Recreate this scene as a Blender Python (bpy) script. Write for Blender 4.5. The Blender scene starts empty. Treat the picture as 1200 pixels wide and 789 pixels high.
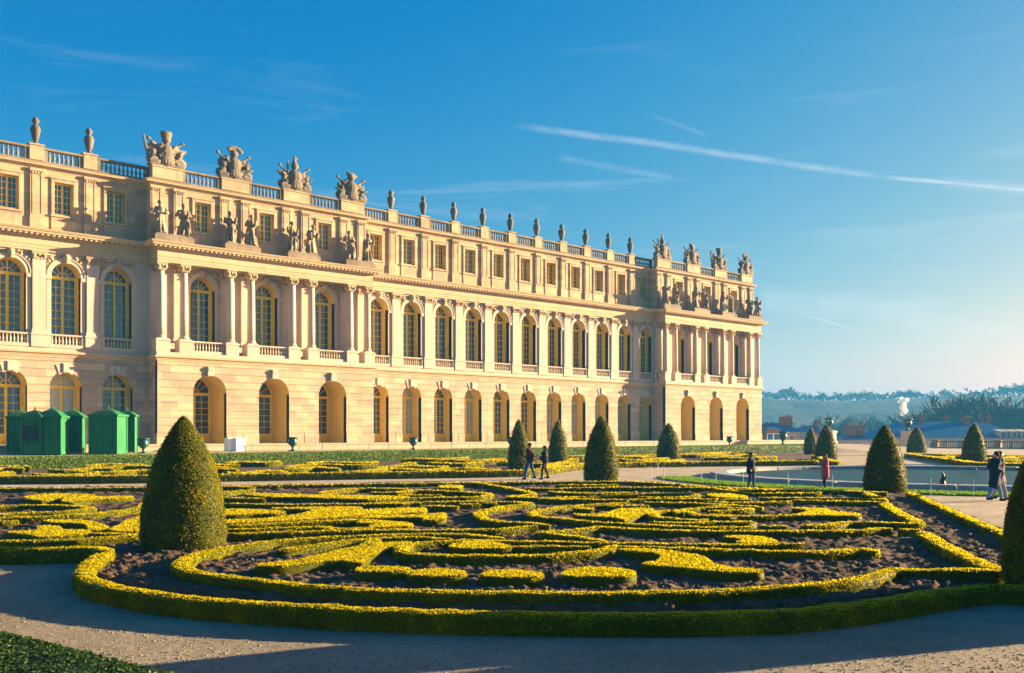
import bpy, bmesh, math, random
import numpy as np
from mathutils import Vector

random.seed(7)
rng = np.random.default_rng(7)
S = bpy.context.scene
COL = S.collection
R = math.radians

# ------------------------------------------------------------------ camera
F_PX, CX, HY, EYE = 1130.0, 600.0, 509.5, 2.3          # focal length, centre, horizon (1200x789 photo), eye height
TH = math.atan(1280 / F_PX)                             # angle between the view axis and the facade (+X)
CT, ST = math.cos(TH), math.sin(TH)
cam_d = bpy.data.cameras.new('camera')
cam = bpy.data.objects.new('camera', cam_d); COL.objects.link(cam)
cam.location = (0, 0, EYE)
cam.rotation_euler = (R(90), 0, TH - R(90))
cam_d.sensor_width = 36.0
cam_d.lens = F_PX / 1200 * 36.0
cam_d.shift_y = (HY - 394.5) / 1200
cam_d.clip_start = 0.1; cam_d.clip_end = 20000
S.camera = cam

# ------------------------------------------------------------------ light
SUN_A, SUN_EL = R(-19.5), R(10.5)                       # azimuth from +X, elevation
sdir = Vector((math.cos(SUN_A) * math.cos(SUN_EL), math.sin(SUN_A) * math.cos(SUN_EL), math.sin(SUN_EL)))
W = bpy.data.worlds.new('World'); S.world = W; W.use_nodes = True
nt = W.node_tree; nt.nodes.clear()
def N(t, k, **kw):
    n = t.nodes.new(k)
    for a, b in kw.items(): setattr(n, a, b)
    return n
def L(t, a, b): t.links.new(a, b)
def M(t, op, a, b=None, c=None, clamp=False):
    n = N(t, 'ShaderNodeMath', operation=op); n.use_clamp = clamp
    for i, v in enumerate((a, b, c)):
        if v is None: continue
        if isinstance(v, (int, float)): n.inputs[i].default_value = v
        else: L(t, v, n.inputs[i])
    return n.outputs[0]
wo = N(nt, 'ShaderNodeOutputWorld'); wb = N(nt, 'ShaderNodeBackground')
sky = N(nt, 'ShaderNodeTexSky'); sky.sky_type = 'NISHITA'; sky.sun_disc = False
sky.sun_elevation = SUN_EL; sky.sun_rotation = R(90) - SUN_A
sky.air_density = 1.0; sky.dust_density = 1.0; sky.ozone_density = 3.0; sky.altitude = 100
# per-channel tone curve of the sky colour, as a camera's colour profile would give it
sp_ = N(nt, 'ShaderNodeSeparateColor'); cb_ = N(nt, 'ShaderNodeCombineColor'); L(nt, sky.outputs[0], sp_.inputs[0])
for ch, (toe, gain, power) in enumerate(((.70, .50, 1.36), (0, .416, 1.05), (0, 1.14, .33))):
    sb_ = M(nt, 'MAXIMUM', M(nt, 'SUBTRACT', sp_.outputs[ch], toe), 0.0)
    L(nt, M(nt, 'MULTIPLY', M(nt, 'POWER', sb_, power), gain), cb_.inputs[ch])
hs = cb_
SKY_STRENGTH = 0.05
wb.inputs['Strength'].default_value = SKY_STRENGTH
# thin vapour trails and cirrus: great-circle streaks in direction space, broken up by noise
geo = N(nt, 'ShaderNodeNewGeometry')
inc = N(nt, 'ShaderNodeVectorMath', operation='SCALE'); inc.inputs['Scale'].default_value = -1
L(nt, geo.outputs['Incoming'], inc.inputs[0])
DIR = inc.outputs[0]
def pix_dir(px, py):
    t = (px - CX) / F_PX; v = Vector((CT + t * ST, ST - t * CT, (HY - py) / F_PX)); return v.normalized()
def DOT(v):
    n = N(nt, 'ShaderNodeVectorMath', operation='DOT_PRODUCT'); L(nt, DIR, n.inputs[0]); n.inputs[1].default_value = v; return n.outputs['Value']
def NOISE(t, vec, scale, detail=3, rough=.5, dist=0):
    n = N(t, 'ShaderNodeTexNoise'); n.inputs['Scale'].default_value = scale; n.inputs['Detail'].default_value = detail
    n.inputs['Roughness'].default_value = rough; n.inputs['Distortion'].default_value = dist
    if vec is not None: L(t, vec, n.inputs['Vector'])
    return n.outputs[0]
def MR(t, v, a, b, c=0., d=1.):
    n = N(t, 'ShaderNodeMapRange'); n.clamp = True; n.interpolation_type = 'SMOOTHSTEP'
    for i, q in enumerate((a, b, c, d)): n.inputs[i + 1].default_value = q
    L(t, v, n.inputs[0]); return n.outputs[0]
n1 = NOISE(nt, DIR, 9, 4, .6); n2 = NOISE(nt, DIR, 30, 4, .65)
total = None
for (x0, y0, x1, y1, w, op) in ((600, 146, 1040, 208, .0052, .22), (800, 175, 1034, 208, .0026, .24), (930, 193, 1034, 208, .0014, .22), (1030, 207, 1235, 226, .0030, .36), (1100, 214, 1235, 225, .008, .16), (880, 352, 1120, 366, .020, .16), (1050, 374, 1200, 392, .012, .16),
                               (930, 366, 1012, 389, .0014, .30), (650, 184, 800, 212, .005, .10),
                               (760, 134, 830, 160, .0035, .06)):
    A, B = pix_dir(x0, y0), pix_dir(x1, y1)
    nrm = A.cross(B).normalized(); mid = (A + B).normalized(); tang = nrm.cross(mid).normalized()
    half = math.asin(abs(B.dot(tang)))
    d = DOT(nrm); d = M(nt, 'ABSOLUTE', M(nt, 'ADD', d, M(nt, 'MULTIPLY', M(nt, 'SUBTRACT', n1, .5), w * 1.1)))
    band = MR(nt, d, 0, w, 1, 0)
    tt = M(nt, 'ABSOLUTE', DOT(tang)); end = MR(nt, tt, half * .72, half * 1.03, 1, 0)
    fr = MR(nt, DOT(mid), 0, .2)
    s_ = M(nt, 'MULTIPLY', M(nt, 'MULTIPLY', band, end), M(nt, 'MULTIPLY', fr, MR(nt, n2, .3, .62, .45, 1)))
    s_ = M(nt, 'MULTIPLY', s_, op)
    total = s_ if total is None else M(nt, 'MAXIMUM', total, s_)
# broad wispy cirrus, stretched flat, everywhere low in the sky
mp = N(nt, 'ShaderNodeMapping'); mp.inputs['Scale'].default_value = (1.6, 1.6, 15); L(nt, DIR, mp.inputs[0])
ci = MR(nt, NOISE(nt, mp.outputs[0], 2.6, 6, .62, .6), .52, .80)
sep = N(nt, 'ShaderNodeSeparateXYZ'); L(nt, DIR, sep.inputs[0])
zf = M(nt, 'MULTIPLY', MR(nt, sep.outputs[2], .01, .09), MR(nt, sep.outputs[2], .20, .42, 1, .12))
total = M(nt, 'MAXIMUM', total, M(nt, 'MULTIPLY', M(nt, 'MULTIPLY', ci, zf), .16))
mx = N(nt, 'ShaderNodeMix', data_type='RGBA'); L(nt, total, mx.inputs[0])
L(nt, hs.outputs[0], mx.inputs[6]); CLOUD = (3.2, 3.2, 3.2, 1); mx.inputs[7].default_value = CLOUD
L(nt, mx.outputs[2], wb.inputs[0]); L(nt, wb.outputs[0], wo.inputs[0])

sun_d = bpy.data.lights.new('sun', 'SUN'); sun_d.energy = 3.7; sun_d.angle = R(0.5); sun_d.color = (1.0, .77, .44)
sun = bpy.data.objects.new('sun', sun_d); COL.objects.link(sun); sun.location = (60, -40, 60)
sun.rotation_euler = (-sdir).to_track_quat('-Z', 'Y').to_euler()

S.view_settings.view_transform = 'Standard'; S.view_settings.look = 'None'
S.view_settings.exposure = 2.88; S.view_settings.gamma = 1.0; S.view_settings.use_curve_mapping = False
S.render.engine = 'CYCLES'
S.cycles.max_bounces = 6; S.cycles.diffuse_bounces = 3; S.cycles.glossy_bounces = 3; S.cycles.transmission_bounces = 4
S.cycles.transparent_max_bounces = 8; S.cycles.volume_bounces = 1
S.cycles.use_denoising = True; S.cycles.sample_clamp_indirect = 6

# ------------------------------------------------------------------ helpers
def gp(px, py, z=0.0):
    """the point of the level z that the photo pixel looks at"""
    Z = F_PX * (EYE - z) / (py - HY); X = (px - CX) / F_PX * Z
    return Vector((Z * CT + X * ST, Z * ST - X * CT, z))
def on_y(px, Y):
    """X of the point of the vertical plane y = Y that the photo column looks at"""
    t = (px - CX) / F_PX; return Y * (CT + t * ST) / (ST - t * CT)
def depth(x, y): return x * CT + y * ST
def sm(a, b, v): 
    t = min(1, max(0, (v - a) / (b - a))); return t * t * (3 - 2 * t)

class MB:
    """collects shapes; build() links them as one mesh object"""
    def __init__(s): s.v = []; s.f = []
    def add(s, vs, fs):
        o = len(s.v); s.v.extend([tuple(p) for p in vs]); s.f.extend([tuple(i + o for i in f) for f in fs]); return s
    def box(s, x0, x1, y0, y1, z0, z1):
        return s.add([(x0,y0,z0),(x1,y0,z0),(x1,y1,z0),(x0,y1,z0),(x0,y0,z1),(x1,y0,z1),(x1,y1,z1),(x0,y1,z1)],
                     [(0,3,2,1),(4,5,6,7),(0,1,5,4),(1,2,6,5),(2,3,7,6),(3,0,4,7)])
    def bbox(s, x0, x1, y0, y1, z0, z1, b=.02):
        """box with a chamfered front (-y) face and top"""
        return s.add([(x0,y1,z0),(x1,y1,z0),(x1,y1,z1),(x0,y1,z1),(x0,y0+b,z0),(x1,y0+b,z0),(x1,y0+b,z1),(x0,y0+b,z1),
                      (x0+b,y0,z0+b),(x1-b,y0,z0+b),(x1-b,y0,z1-b),(x0+b,y0,z1-b)],
                     [(0,1,2,3),(0,4,5,1),(1,5,6,2),(2,6,7,3),(3,7,4,0),(8,9,10,11),(4,8,9,5),(5,9,10,6),(6,10,11,7),(7,11,8,4)])
    def extrude_y(s, poly, y0, y1, back=False):
        """polygon in (x, z) seen from the front, extruded from y0 to y1"""
        n = len(poly); vs = [(x, y0, z) for x, z in poly] + [(x, y1, z) for x, z in poly]
        fs = [tuple(range(n))] + [(i, i + n, (i + 1) % n + n, (i + 1) % n) for i in range(n)]
        if back: fs.append(tuple(range(2 * n - 1, n - 1, -1)))
        return s.add(vs, fs)
    def lathe(s, prof, c=(0,0,0), n=16, flute=0, fl=0.0, sx=1, sy=1, ph=0):
        vs = []; fs = []
        for r, z in prof:
            for i in range(n):
                a = 2 * math.pi * i / n + ph; q = r * (1 + (fl * math.cos(flute * a) if flute else 0))
                vs.append((c[0] + q * math.cos(a) * sx, c[1] + q * math.sin(a) * sy, c[2] + z))
        m = len(prof)
        for j in range(m - 1):
            for i in range(n): fs.append((j*n+i, j*n+(i+1)%n, (j+1)*n+(i+1)%n, (j+1)*n+i))
        fs.append(tuple(range(n - 1, -1, -1))); fs.append(tuple((m-1)*n+i for i in range(n)))
        return s.add(vs, fs)
    def cap(s, p0, r0, p1, r1, n=10, k=3, flat=1.0):
        """tapered capsule"""
        p0, p1 = Vector(p0), Vector(p1); d = p1 - p0
        l = d.length or 1e-4; d = d / l
        a = d.orthogonal().normalized(); b = d.cross(a)
        rings = []
        for i in range(k + 1):
            t = math.pi / 2 * (i / k); rings.append((p0 - d * r0 * math.cos(t), max(r0 * math.sin(t), r0 * .02)))
        for i in range(k + 1):
            t = math.pi / 2 * (i / k); rings.append((p1 + d * r1 * math.sin(t), max(r1 * math.cos(t), r1 * .02)))
        vs = []; fs = []
        for c, r in rings:
            for i in range(n):
                q = 2 * math.pi * i / n; vs.append(c + a * r * math.cos(q) + b * r * math.sin(q) * flat)
        m = len(rings)
        for j in range(m - 1):
            for i in range(n): fs.append((j*n+i, j*n+(i+1)%n, (j+1)*n+(i+1)%n, (j+1)*n+i))
        fs.append(tuple(range(n - 1, -1, -1))); fs.append(tuple((m-1)*n+i for i in range(n)))
        return s.add(vs, fs)
    def ell(s, c, r, n=12, m=8, rot=None):
        vs = []; fs = []
        for j in range(m + 1):
            t = math.pi * (j + .02) / (m + .04)
            for i in range(n):
                q = 2 * math.pi * i / n
                p = Vector((r[0]*math.sin(t)*math.cos(q), r[1]*math.sin(t)*math.sin(q), -r[2]*math.cos(t)))
                if rot is not None: p = rot @ p
                vs.append((c[0]+p.x, c[1]+p.y, c[2]+p.z))
        for j in range(m):
            for i in range(n): fs.append((j*n+i, j*n+(i+1)%n, (j+1)*n+(i+1)%n, (j+1)*n+i))
        fs.append(tuple(range(n - 1, -1, -1))); fs.append(tuple(m*n+i for i in range(n)))
        return s.add(vs, fs)
    def tube(s, pts, r, n=6):
        for a, b in zip(pts[:-1], pts[1:]): s.cap(a, r, b, r, n, 1)
        return s
    def sweep(s, path, prof, closed_ends=True):
        """profile of (outward, z) along a polyline of (x, y) with mitred corners; outward is to the right of travel"""
        P = [Vector(p) for p in path]; nrm = []
        for a, b in zip(P[:-1], P[1:]):
            d = (b - a).normalized(); nrm.append(Vector((d.y, -d.x)))
        off = [nrm[0]]
        for a, b in zip(nrm[:-1], nrm[1:]): m = a + b; off.append(m / m.dot(a))
        off.append(nrm[-1]); m = len(prof); vs = []; fs = []
        for p, o in zip(P, off):
            for q, z in prof: w = p + o * q; vs.append((w.x, w.y, z))
        for i in range(len(P) - 1):
            for j in range(m - 1): fs.append((i*m+j, (i+1)*m+j, (i+1)*m+j+1, i*m+j+1))
        if closed_ends: fs.append(tuple(range(m - 1, -1, -1))); fs.append(tuple((len(P)-1)*m+j for j in range(m)))
        return s.add(vs, fs)
    def mesh(s, name, mat, smooth=False):
        me = bpy.data.meshes.new(name); me.from_pydata(s.v, [], s.f); 
        if mat is not None: me.materials.append(mat)
        if smooth: me.shade_smooth()
        return me

POS = {}
def link(name, me, loc=(0,0,0), parent=None, rz=0.0):
    """parts are placed in world axes; parents carry no rotation unless the part is given in their own axes"""
    o = bpy.data.objects.new(name, me); COL.objects.link(o); o.location = loc
    if parent is not None: o.parent = parent
    if rz: o.rotation_euler.z = rz
    return o
def wloc(o):
    v = Vector((0, 0, 0))
    while o is not None: v = v + Vector(o.location); o = o.parent
    return v
def part(name, mb, mat, parent, smooth=False, kind=None, label=None):
    """geometry given in world coordinates, parented to an unrotated thing or part"""
    me = mb.mesh(name, mat, smooth) if isinstance(mb, MB) else mb
    o = link(name, me, -wloc(parent), parent)
    if kind: o['kind'] = kind
    if label: o['label'] = label
    return o
def place(name, me, loc, parent, rz=0.0):
    """shared mesh put at a world position under an unrotated parent"""
    return link(name, me, Vector(loc) - wloc(parent), parent, rz)
def tag(o, label=None, cat=None, group=None, kind=None):
    if label: o['label'] = label
    if cat: o['category'] = cat
    if group: o['group'] = group
    if kind: o['kind'] = kind
    return o
def thing(name, loc, label, cat, group=None, rz=0.0):
    o = link(name, None, loc, None, rz); o.empty_display_size = .5
    return tag(o, label, cat, group)
def npmesh(name, V, F, mat, smooth=False, rnd=None):
    """V (n,3), F (m,k) arrays of one polygon size; rnd = per-face value stored as attribute 'rnd'"""
    me = bpy.data.meshes.new(name); V = np.asarray(V, np.float32); F = np.asarray(F, np.int32)
    k = F.shape[1]; me.vertices.add(len(V)); me.vertices.foreach_set('co', V.ravel())
    me.loops.add(F.size); me.loops.foreach_set('vertex_index', F.ravel())
    me.polygons.add(len(F)); me.polygons.foreach_set('loop_start', np.arange(0, F.size, k, dtype=np.int32))
    me.polygons.foreach_set('loop_total', np.full(len(F), k, np.int32))
    if rnd is not None:
        at = me.attributes.new('rnd', 'FLOAT', 'FACE'); at.data.foreach_set('value', np.asarray(rnd, np.float32))
    if mat is not None: me.materials.append(mat)
    me.update(calc_edges=True)
    if smooth: me.shade_smooth()
    return me
def remesh(mb, name, mat, voxel=.03, smooth=True, it=2):
    me = mb.mesh('tmp', mat); o = bpy.data.objects.new('tmp', me); COL.objects.link(o)
    md = o.modifiers.new('r', 'REMESH'); md.mode = 'VOXEL'; md.voxel_size = voxel; md.use_smooth_shade = True
    if it: m2 = o.modifiers.new('s', 'SMOOTH'); m2.iterations = it; m2.factor = .5
    dg = bpy.context.evaluated_depsgraph_get(); dg.update()
    out = bpy.data.meshes.new_from_object(o.evaluated_get(dg)); out.name = name
    bpy.data.objects.remove(o); bpy.data.meshes.remove(me)
    if not out.materials: out.materials.append(mat)
    else: out.materials[0] = mat
    return out
def vnoise(p, seed=0):
    """cheap smooth 3-D value noise for arrays, 0..1"""
    p = np.asarray(p, np.float64); i = np.floor(p).astype(np.int64); f = p - i; f = f * f * (3 - 2 * f)
    def h(a, b, c):
        n = (a * 374761393 + b * 668265263 + c * 2147483647 + seed * 974634777) & 0xffffffff
        n = ((n ^ (n >> 13)) * 1274126177) & 0xffffffff; n = n ^ (n >> 16); return (n & 0xffff) / 65535.0
    r = 0
    for dx in (0, 1):
        for dy in (0, 1):
            for dz in (0, 1):
                w = (f[..., 0] if dx else 1 - f[..., 0]) * (f[..., 1] if dy else 1 - f[..., 1]) * (f[..., 2] if dz else 1 - f[..., 2])
                r = r + w * h(i[..., 0] + dx, i[..., 1] + dy, i[..., 2] + dz)
    return r
def leaves(P, Nn, size, lean=.75, seed=0, spread=0.0):
    """little kite-shaped leaf faces at points P, roughly facing Nn; returns V, F, rnd"""
    g = np.random.default_rng(seed); n = len(P)
    d = Nn + g.normal(0, lean, (n, 3)); d /= np.linalg.norm(d, axis=1)[:, None] + 1e-9
    up = g.normal(0, 1, (n, 3)); a = np.cross(d, up); a /= np.linalg.norm(a, axis=1)[:, None] + 1e-9
    b = np.cross(d, a); s = (size * g.uniform(.6, 1.35, n))[:, None]
    C = P + Nn * g.uniform(-.6, .6, n)[:, None] * s * .5
    V = np.stack([C - a * s * .6, C - b * s * .34 + d * s * .06, C + a * s * .65, C + b * s * .34 + d * s * .06], 1).reshape(-1, 3)
    F = np.arange(n * 4).reshape(-1, 4)
    return V, F, g.random(n)

# ------------------------------------------------------------------ materials
def mat(name, col, rough=.8, metal=0.0, spec=.3):
    m = bpy.data.materials.new(name); m.use_nodes = True; b = m.node_tree.nodes['Principled BSDF']
    b.inputs['Base Color'].default_value = (*col, 1); b.inputs['Roughness'].default_value = rough
    b.inputs['Metallic'].default_value = metal; b.inputs['Specular IOR Level'].default_value = spec
    return m
def ramp(t, fac, stops):
    r = N(t, 'ShaderNodeValToRGB'); e = r.color_ramp.elements
    while len(e) < len(stops): e.new(.5)
    for i, (p, c) in enumerate(stops): e[i].position = p; e[i].color = (*c, 1)
    L(t, fac, r.inputs[0]); return r.outputs[0]
def coords(t, scale=None):
    g = N(t, 'ShaderNodeNewGeometry'); v = g.outputs['Position']
    if scale:
        mp = N(t, 'ShaderNodeMapping'); mp.inputs['Scale'].default_value = scale; L(t, v, mp.inputs[0]); v = mp.outputs[0]
    return v
def mixc(t, f, a, b, mode='MIX'):
    n = N(t, 'ShaderNodeMix', data_type='RGBA'); n.blend_type = mode
    for i, v in ((0, f), (6, a), (7, b)):
        if isinstance(v, (int, float)): n.inputs[i].default_value = v
        elif isinstance(v, tuple): n.inputs[i].default_value = (*v, 1)
        else: L(t, v, n.inputs[i])
    return n.outputs[2]
def bump(t, b, h, strength, dist):
    n = N(t, 'ShaderNodeBump'); n.inputs['Strength'].default_value = strength; n.inputs['Distance'].default_value = dist
    L(t, h, n.inputs['Height']); L(t, n.outputs[0], b.inputs['Normal'])
def stone(name, c0, c1, grime=(.13,.11,.09), g_amt=.5, blocks=True):
    m = mat(name, c0, .85, 0, .2); t = m.node_tree; b = t.nodes['Principled BSDF']
    big = NOISE(t, coords(t), .35, 4, .6); fine = NOISE(t, coords(t), 5, 5, .65)
    col = mixc(t, MR(t, big, .3, .7), c0, c1)
    if blocks:      # each block of ashlar a slightly different cream
        br = N(t, 'ShaderNodeTexBrick'); br.offset = .5
        br.inputs['Color1'].default_value = (.80,.78,.80,1); br.inputs['Color2'].default_value = (1.20,1.16,1.02,1); br.inputs['Mortar'].default_value = (.74,.70,.62,1)
        br.inputs['Scale'].default_value = 1; br.inputs['Mortar Size'].default_value = .012; br.inputs['Brick Width'].default_value = 1.35; br.inputs['Row Height'].default_value = .62
        sx = N(t, 'ShaderNodeSeparateXYZ'); L(t, coords(t), sx.inputs[0]); cb = N(t, 'ShaderNodeCombineXYZ')
        L(t, M(t, 'ADD', sx.outputs[0], sx.outputs[1]), cb.inputs[0]); L(t, M(t, 'SUBTRACT', sx.outputs[2], 1.5), cb.inputs[1])
        L(t, cb.outputs[0], br.inputs['Vector'])
        col = mixc(t, 1.0, col, br.outputs[0], 'MULTIPLY')
    # rain streaks: noise stretched downwards
    hue = NOISE(t, coords(t), .8, 3, .6); col = mixc(t, M(t, 'MULTIPLY', MR(t, hue, .5, .75), .35), col, (c0[0]*1.02, c0[1]*.86, c0[2]*.82)); col = mixc(t, M(t, 'MULTIPLY', MR(t, hue, .5, .28), .4), col, (c0[0]*1.0, c0[1]*.96, c0[2]*.62))
    st = MR(t, NOISE(t, coords(t, (1.6, 1.6, .22)), 1.5, 5, .7), .50, .78)
    col = mixc(t, M(t, 'MULTIPLY', st, g_amt), col, grime)
    col = mixc(t, M(t, 'MULTIPLY', MR(t, fine, .55, .8), g_amt * .6), col, grime)
    L(t, col, b.inputs['Base Color']); bump(t, b, fine, .35, .03)
    return m
M_STONE = stone('limestone', (.51,.375,.275), (.45,.325,.23), g_amt=.26)
M_STONE_PALE = stone('limestone_pale', (.57,.445,.35), (.50,.39,.30), g_amt=.28, blocks=False)
M_ATTIC = stone('limestone_weathered', (.49,.36,.235), (.42,.305,.195), g_amt=.42)
M_TRIM = stone('limestone_trim', (.55,.40,.25), (.475,.345,.21), g_amt=.32, blocks=False)
M_STATUE = stone('weathered_statue_stone', (.29,.225,.155), (.15,.115,.08), (.07,.055,.045), .75, False)
M_VASE = stone('sooty_vase_stone', (.21,.165,.12), (.12,.095,.07), (.06,.05,.04), .6, False)
M_OCHRE = stone('ochre_bounce_reveal', (.74,.54,.11), (.66,.47,.09), g_amt=.15, blocks=False)  # ochre arch sides, with warm bounced light put into the colour
M_GILT = mat('ochre_painted_wood', (.82,.54,.015), .45, 0, .4)
def glass_mat(name, c, rough=.06):
    m = mat(name, c, rough, 0, .9); t = m.node_tree; b = t.nodes['Principled BSDF']
    bump(t, b, NOISE(t, coords(t), 1.4, 2, .5), .25, .05); return m
M_GLASS = glass_mat('window_glass', (.035,.085,.16))  # blue of reflected sky is put into the pane colour
M_GLASS_SHUT = glass_mat('blind_behind_glass', (.36,.38,.36), .12)
M_GLASS_B = glass_mat('window_glass_grey', (.06,.085,.11)); M_GLASS_C = glass_mat('window_glass_deep', (.012,.035,.075))
M_LEAD = mat('lead_flashing', (.07,.085,.10), .5)
def leafmat(name, stops, trans=.25, rough=.55):
    m = mat(name, (.1,.1,.02), rough, 0, .06); t = m.node_tree; b = t.nodes['Principled BSDF']
    at = N(t, 'ShaderNodeAttribute', attribute_name='rnd'); 
    v = M(t, 'ADD', M(t, 'MULTIPLY', at.outputs['Fac'], .6), M(t, 'MULTIPLY', NOISE(t, coords(t), 2.2, 3, .6), .5))
    col = ramp(t, v, stops); L(t, col, b.inputs['Base Color'])
    tr = N(t, 'ShaderNodeBsdfTranslucent'); L(t, mixc(t, 1.0, col, (1.5,1.4,1.0), 'MULTIPLY'), tr.inputs['Color'])
    ms = N(t, 'ShaderNodeMixShader'); ms.inputs[0].default_value = trans
    out = t.nodes['Material Output']; L(t, b.outputs[0], ms.inputs[1]); L(t, tr.outputs[0], ms.inputs[2]); L(t, ms.outputs[0], out.inputs[0])
    return m
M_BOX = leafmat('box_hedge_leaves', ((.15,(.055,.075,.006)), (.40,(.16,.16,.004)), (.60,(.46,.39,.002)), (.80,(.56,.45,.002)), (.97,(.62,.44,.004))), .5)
M_YEW = leafmat('yew_leaves', ((.12,(.022,.034,.006)), (.42,(.060,.074,.007)), (.72,(.34,.27,.003)), (.97,(.50,.30,.004))), .28)
M_HORN = leafmat('tall_hedge_leaves', ((.15,(.07,.12,.018)), (.5,(.14,.21,.03)), (.9,(.24,.29,.05))), .25)
M_SHRUB = leafmat('shrub_leaves', ((.15,(.010,.028,.010)), (.5,(.024,.058,.016)), (.85,(.055,.095,.022)), (.97,(.12,.14,.03))), .15, .35)
M_GRASS = leafmat('lawn_grass', ((.1,(.07,.16,.015)), (.6,(.12,.25,.02)), (.95,(.18,.30,.03))), .3)
def ground_mat(name, stops, scale, bscale, bstr, bdist, rough=.95):
    m = mat(name, (.3,.25,.2), rough, 0, .15); t = m.node_tree; b = t.nodes['Principled BSDF']
    v = M(t, 'ADD', M(t, 'MULTIPLY', NOISE(t, coords(t), scale, 6, .62), .65), M(t, 'MULTIPLY', NOISE(t, coords(t), scale * 14, 4, .7), .35))
    L(t, ramp(t, v, stops), b.inputs['Base Color'])
    h = M(t, 'ADD', NOISE(t, coords(t), bscale, 5, .75), M(t, 'MULTIPLY', NOISE(t, coords(t), bscale * .12, 3, .6), 2.0))
    bump(t, b, h, bstr, bdist); return m
M_GRAVEL = ground_mat('gravel', ((.32,(.19,.148,.098)), (.5,(.27,.215,.145)), (.66,(.35,.285,.20))), .55, 26, .9, .02)
# the wide walks round the pool and palace are surfaced with paler sand
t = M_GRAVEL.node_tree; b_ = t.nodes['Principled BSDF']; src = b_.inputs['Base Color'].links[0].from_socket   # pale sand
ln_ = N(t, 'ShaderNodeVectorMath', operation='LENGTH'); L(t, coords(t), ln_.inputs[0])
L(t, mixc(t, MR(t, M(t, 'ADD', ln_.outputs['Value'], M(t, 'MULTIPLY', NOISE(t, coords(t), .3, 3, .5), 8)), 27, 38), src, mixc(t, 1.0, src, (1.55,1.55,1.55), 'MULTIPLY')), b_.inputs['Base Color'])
M_SOIL = ground_mat('tilled_soil', ((.3,(.060,.036,.020)), (.52,(.115,.072,.042)), (.7,(.19,.13,.082))), 3.0, 22, .8, .03)
M_PAVE = stone('pale_paving', (.45,.375,.265), (.39,.32,.22), g_amt=.15, blocks=False)
M_RIM = stone('pool_rim_stone', (.36,.35,.33), (.28,.28,.27), g_amt=.4, blocks=False)
M_GREEN = mat('green_painted_boards', (.010,.135,.060), .5, 0, .3)
t = M_GREEN.node_tree; board_noise = NOISE(t, coords(t, (3, 3, .5)), 1.5, 4, .65)
L(t, ramp(t, board_noise, ((.3,(.008,.11,.035)), (.55,(.014,.17,.05)), (.75,(.026,.22,.075)))), t.nodes['Principled BSDF'].inputs['Base Color'])
M_BRONZE = mat('green_bronze', (.02,.085,.075), .45, .3, .4)
M_WHITE = mat('white_paint', (.78,.77,.74), .5)
M_DARK = mat('dark_metal', (.02,.02,.022), .5)

# ------------------------------------------------------------------ the palace
B0 = 1.5                                   # level of the terrace at its foot
YP, YW = 82.3, 84.4                        # front planes: pavilions, wings
YPU, YWA = 83.9, 85.0                      # pavilion wall behind the columns (and its attic), wing attic
YDOOR = 85.8
U0, PL0, PL1, PR0, PR1 = 10.41, 32.0, 54.0, 99.8, 121.8
WING = [29.4 - 4.22 * k for k in range(5)][::-1] + [77.1 + 4.22 * (k - 5) for k in range(11)]
PAVC = (43.0, 110.8)
PAV = [c + d for c in PAVC for d in (-6.27, 0, 6.27)]
COLS = [c + a + b for c in PAVC for a in (-9.5, -3.13, 3.13, 9.5) for b in (-1.03, 1.03)]
palace = thing('palace', (77, 83, B0), 'long cream limestone palace with arched windows, columned pavilions and balustraded roof', 'palace')
def wing_edges(c):
    a, b = c - 2.11, c + 2.11
    if c > 50: a, b = max(a, PL1), min(b, PR0)
    elif c > 29: b = PL0
    return a, b
def pav_edges(c):
    p = PAVC[0] if c < 80 else PAVC[1]; i = round((c - p) / 6.27); lo, hi = (PL0, PL1) if c < 80 else (PR0, PR1)
    return (lo if i < 0 else c - 3.135), (hi if i > 0 else c + 3.135)
def band(mb, a, b, c, hw, spring, z0, z1, y0, y1):
    """the strip z0..z1 of a bay a..b pierced by an arch centred on c"""
    crown = spring + hw
    def half(z):
        if z <= spring: return hw
        return math.sqrt(max(hw * hw - (z - spring) ** 2, 0))
    if z0 >= crown - .002: mb.extrude_y([(a,z0),(b,z0),(b,z1),(a,z1)], y0, y1); return
    zt = min(z1, crown); k = 1 if zt <= spring else max(2, int((zt - max(z0, spring)) / .14) + 1)
    zs = [z0] + ([spring] if z0 < spring < zt else [])
    zb = zs[-1]
    if zt > spring: zs += [zb + (zt - zb) * math.sin(math.pi / 2 * (i + 1) / k) for i in range(k)]
    else: zs += [zt]
    rgt = [(c + half(z), z) for z in zs]; lft = [(c - half(z), z) for z in zs]
    if z1 > crown: rgt.append((c, z1)); lft.append((c, z1))
    mb.extrude_y([(a, z0)] + lft + ([(a, z1)]), y0, y1)
    mb.extrude_y([(b, z1)] + rgt[::-1] + [(b, z0)], y0, y1)
def reveal(mb, c, hw, spring, z0, y0, y1, n=16):
    pts = [(c - hw, z0), (c - hw, spring)] + [(c - hw * math.cos(math.pi * i / n), spring + hw * math.sin(math.pi * i / n)) for i in range(1, n)] + [(c + hw, spring), (c + hw, z0)]
    vs = [(x, y0, z) for x, z in pts] + [(x, y1, z) for x, z in pts]; m = len(pts)
    mb.add(vs, [(i, i + 1, i + 1 + m, i + m) for i in range(m - 1)])
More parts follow.
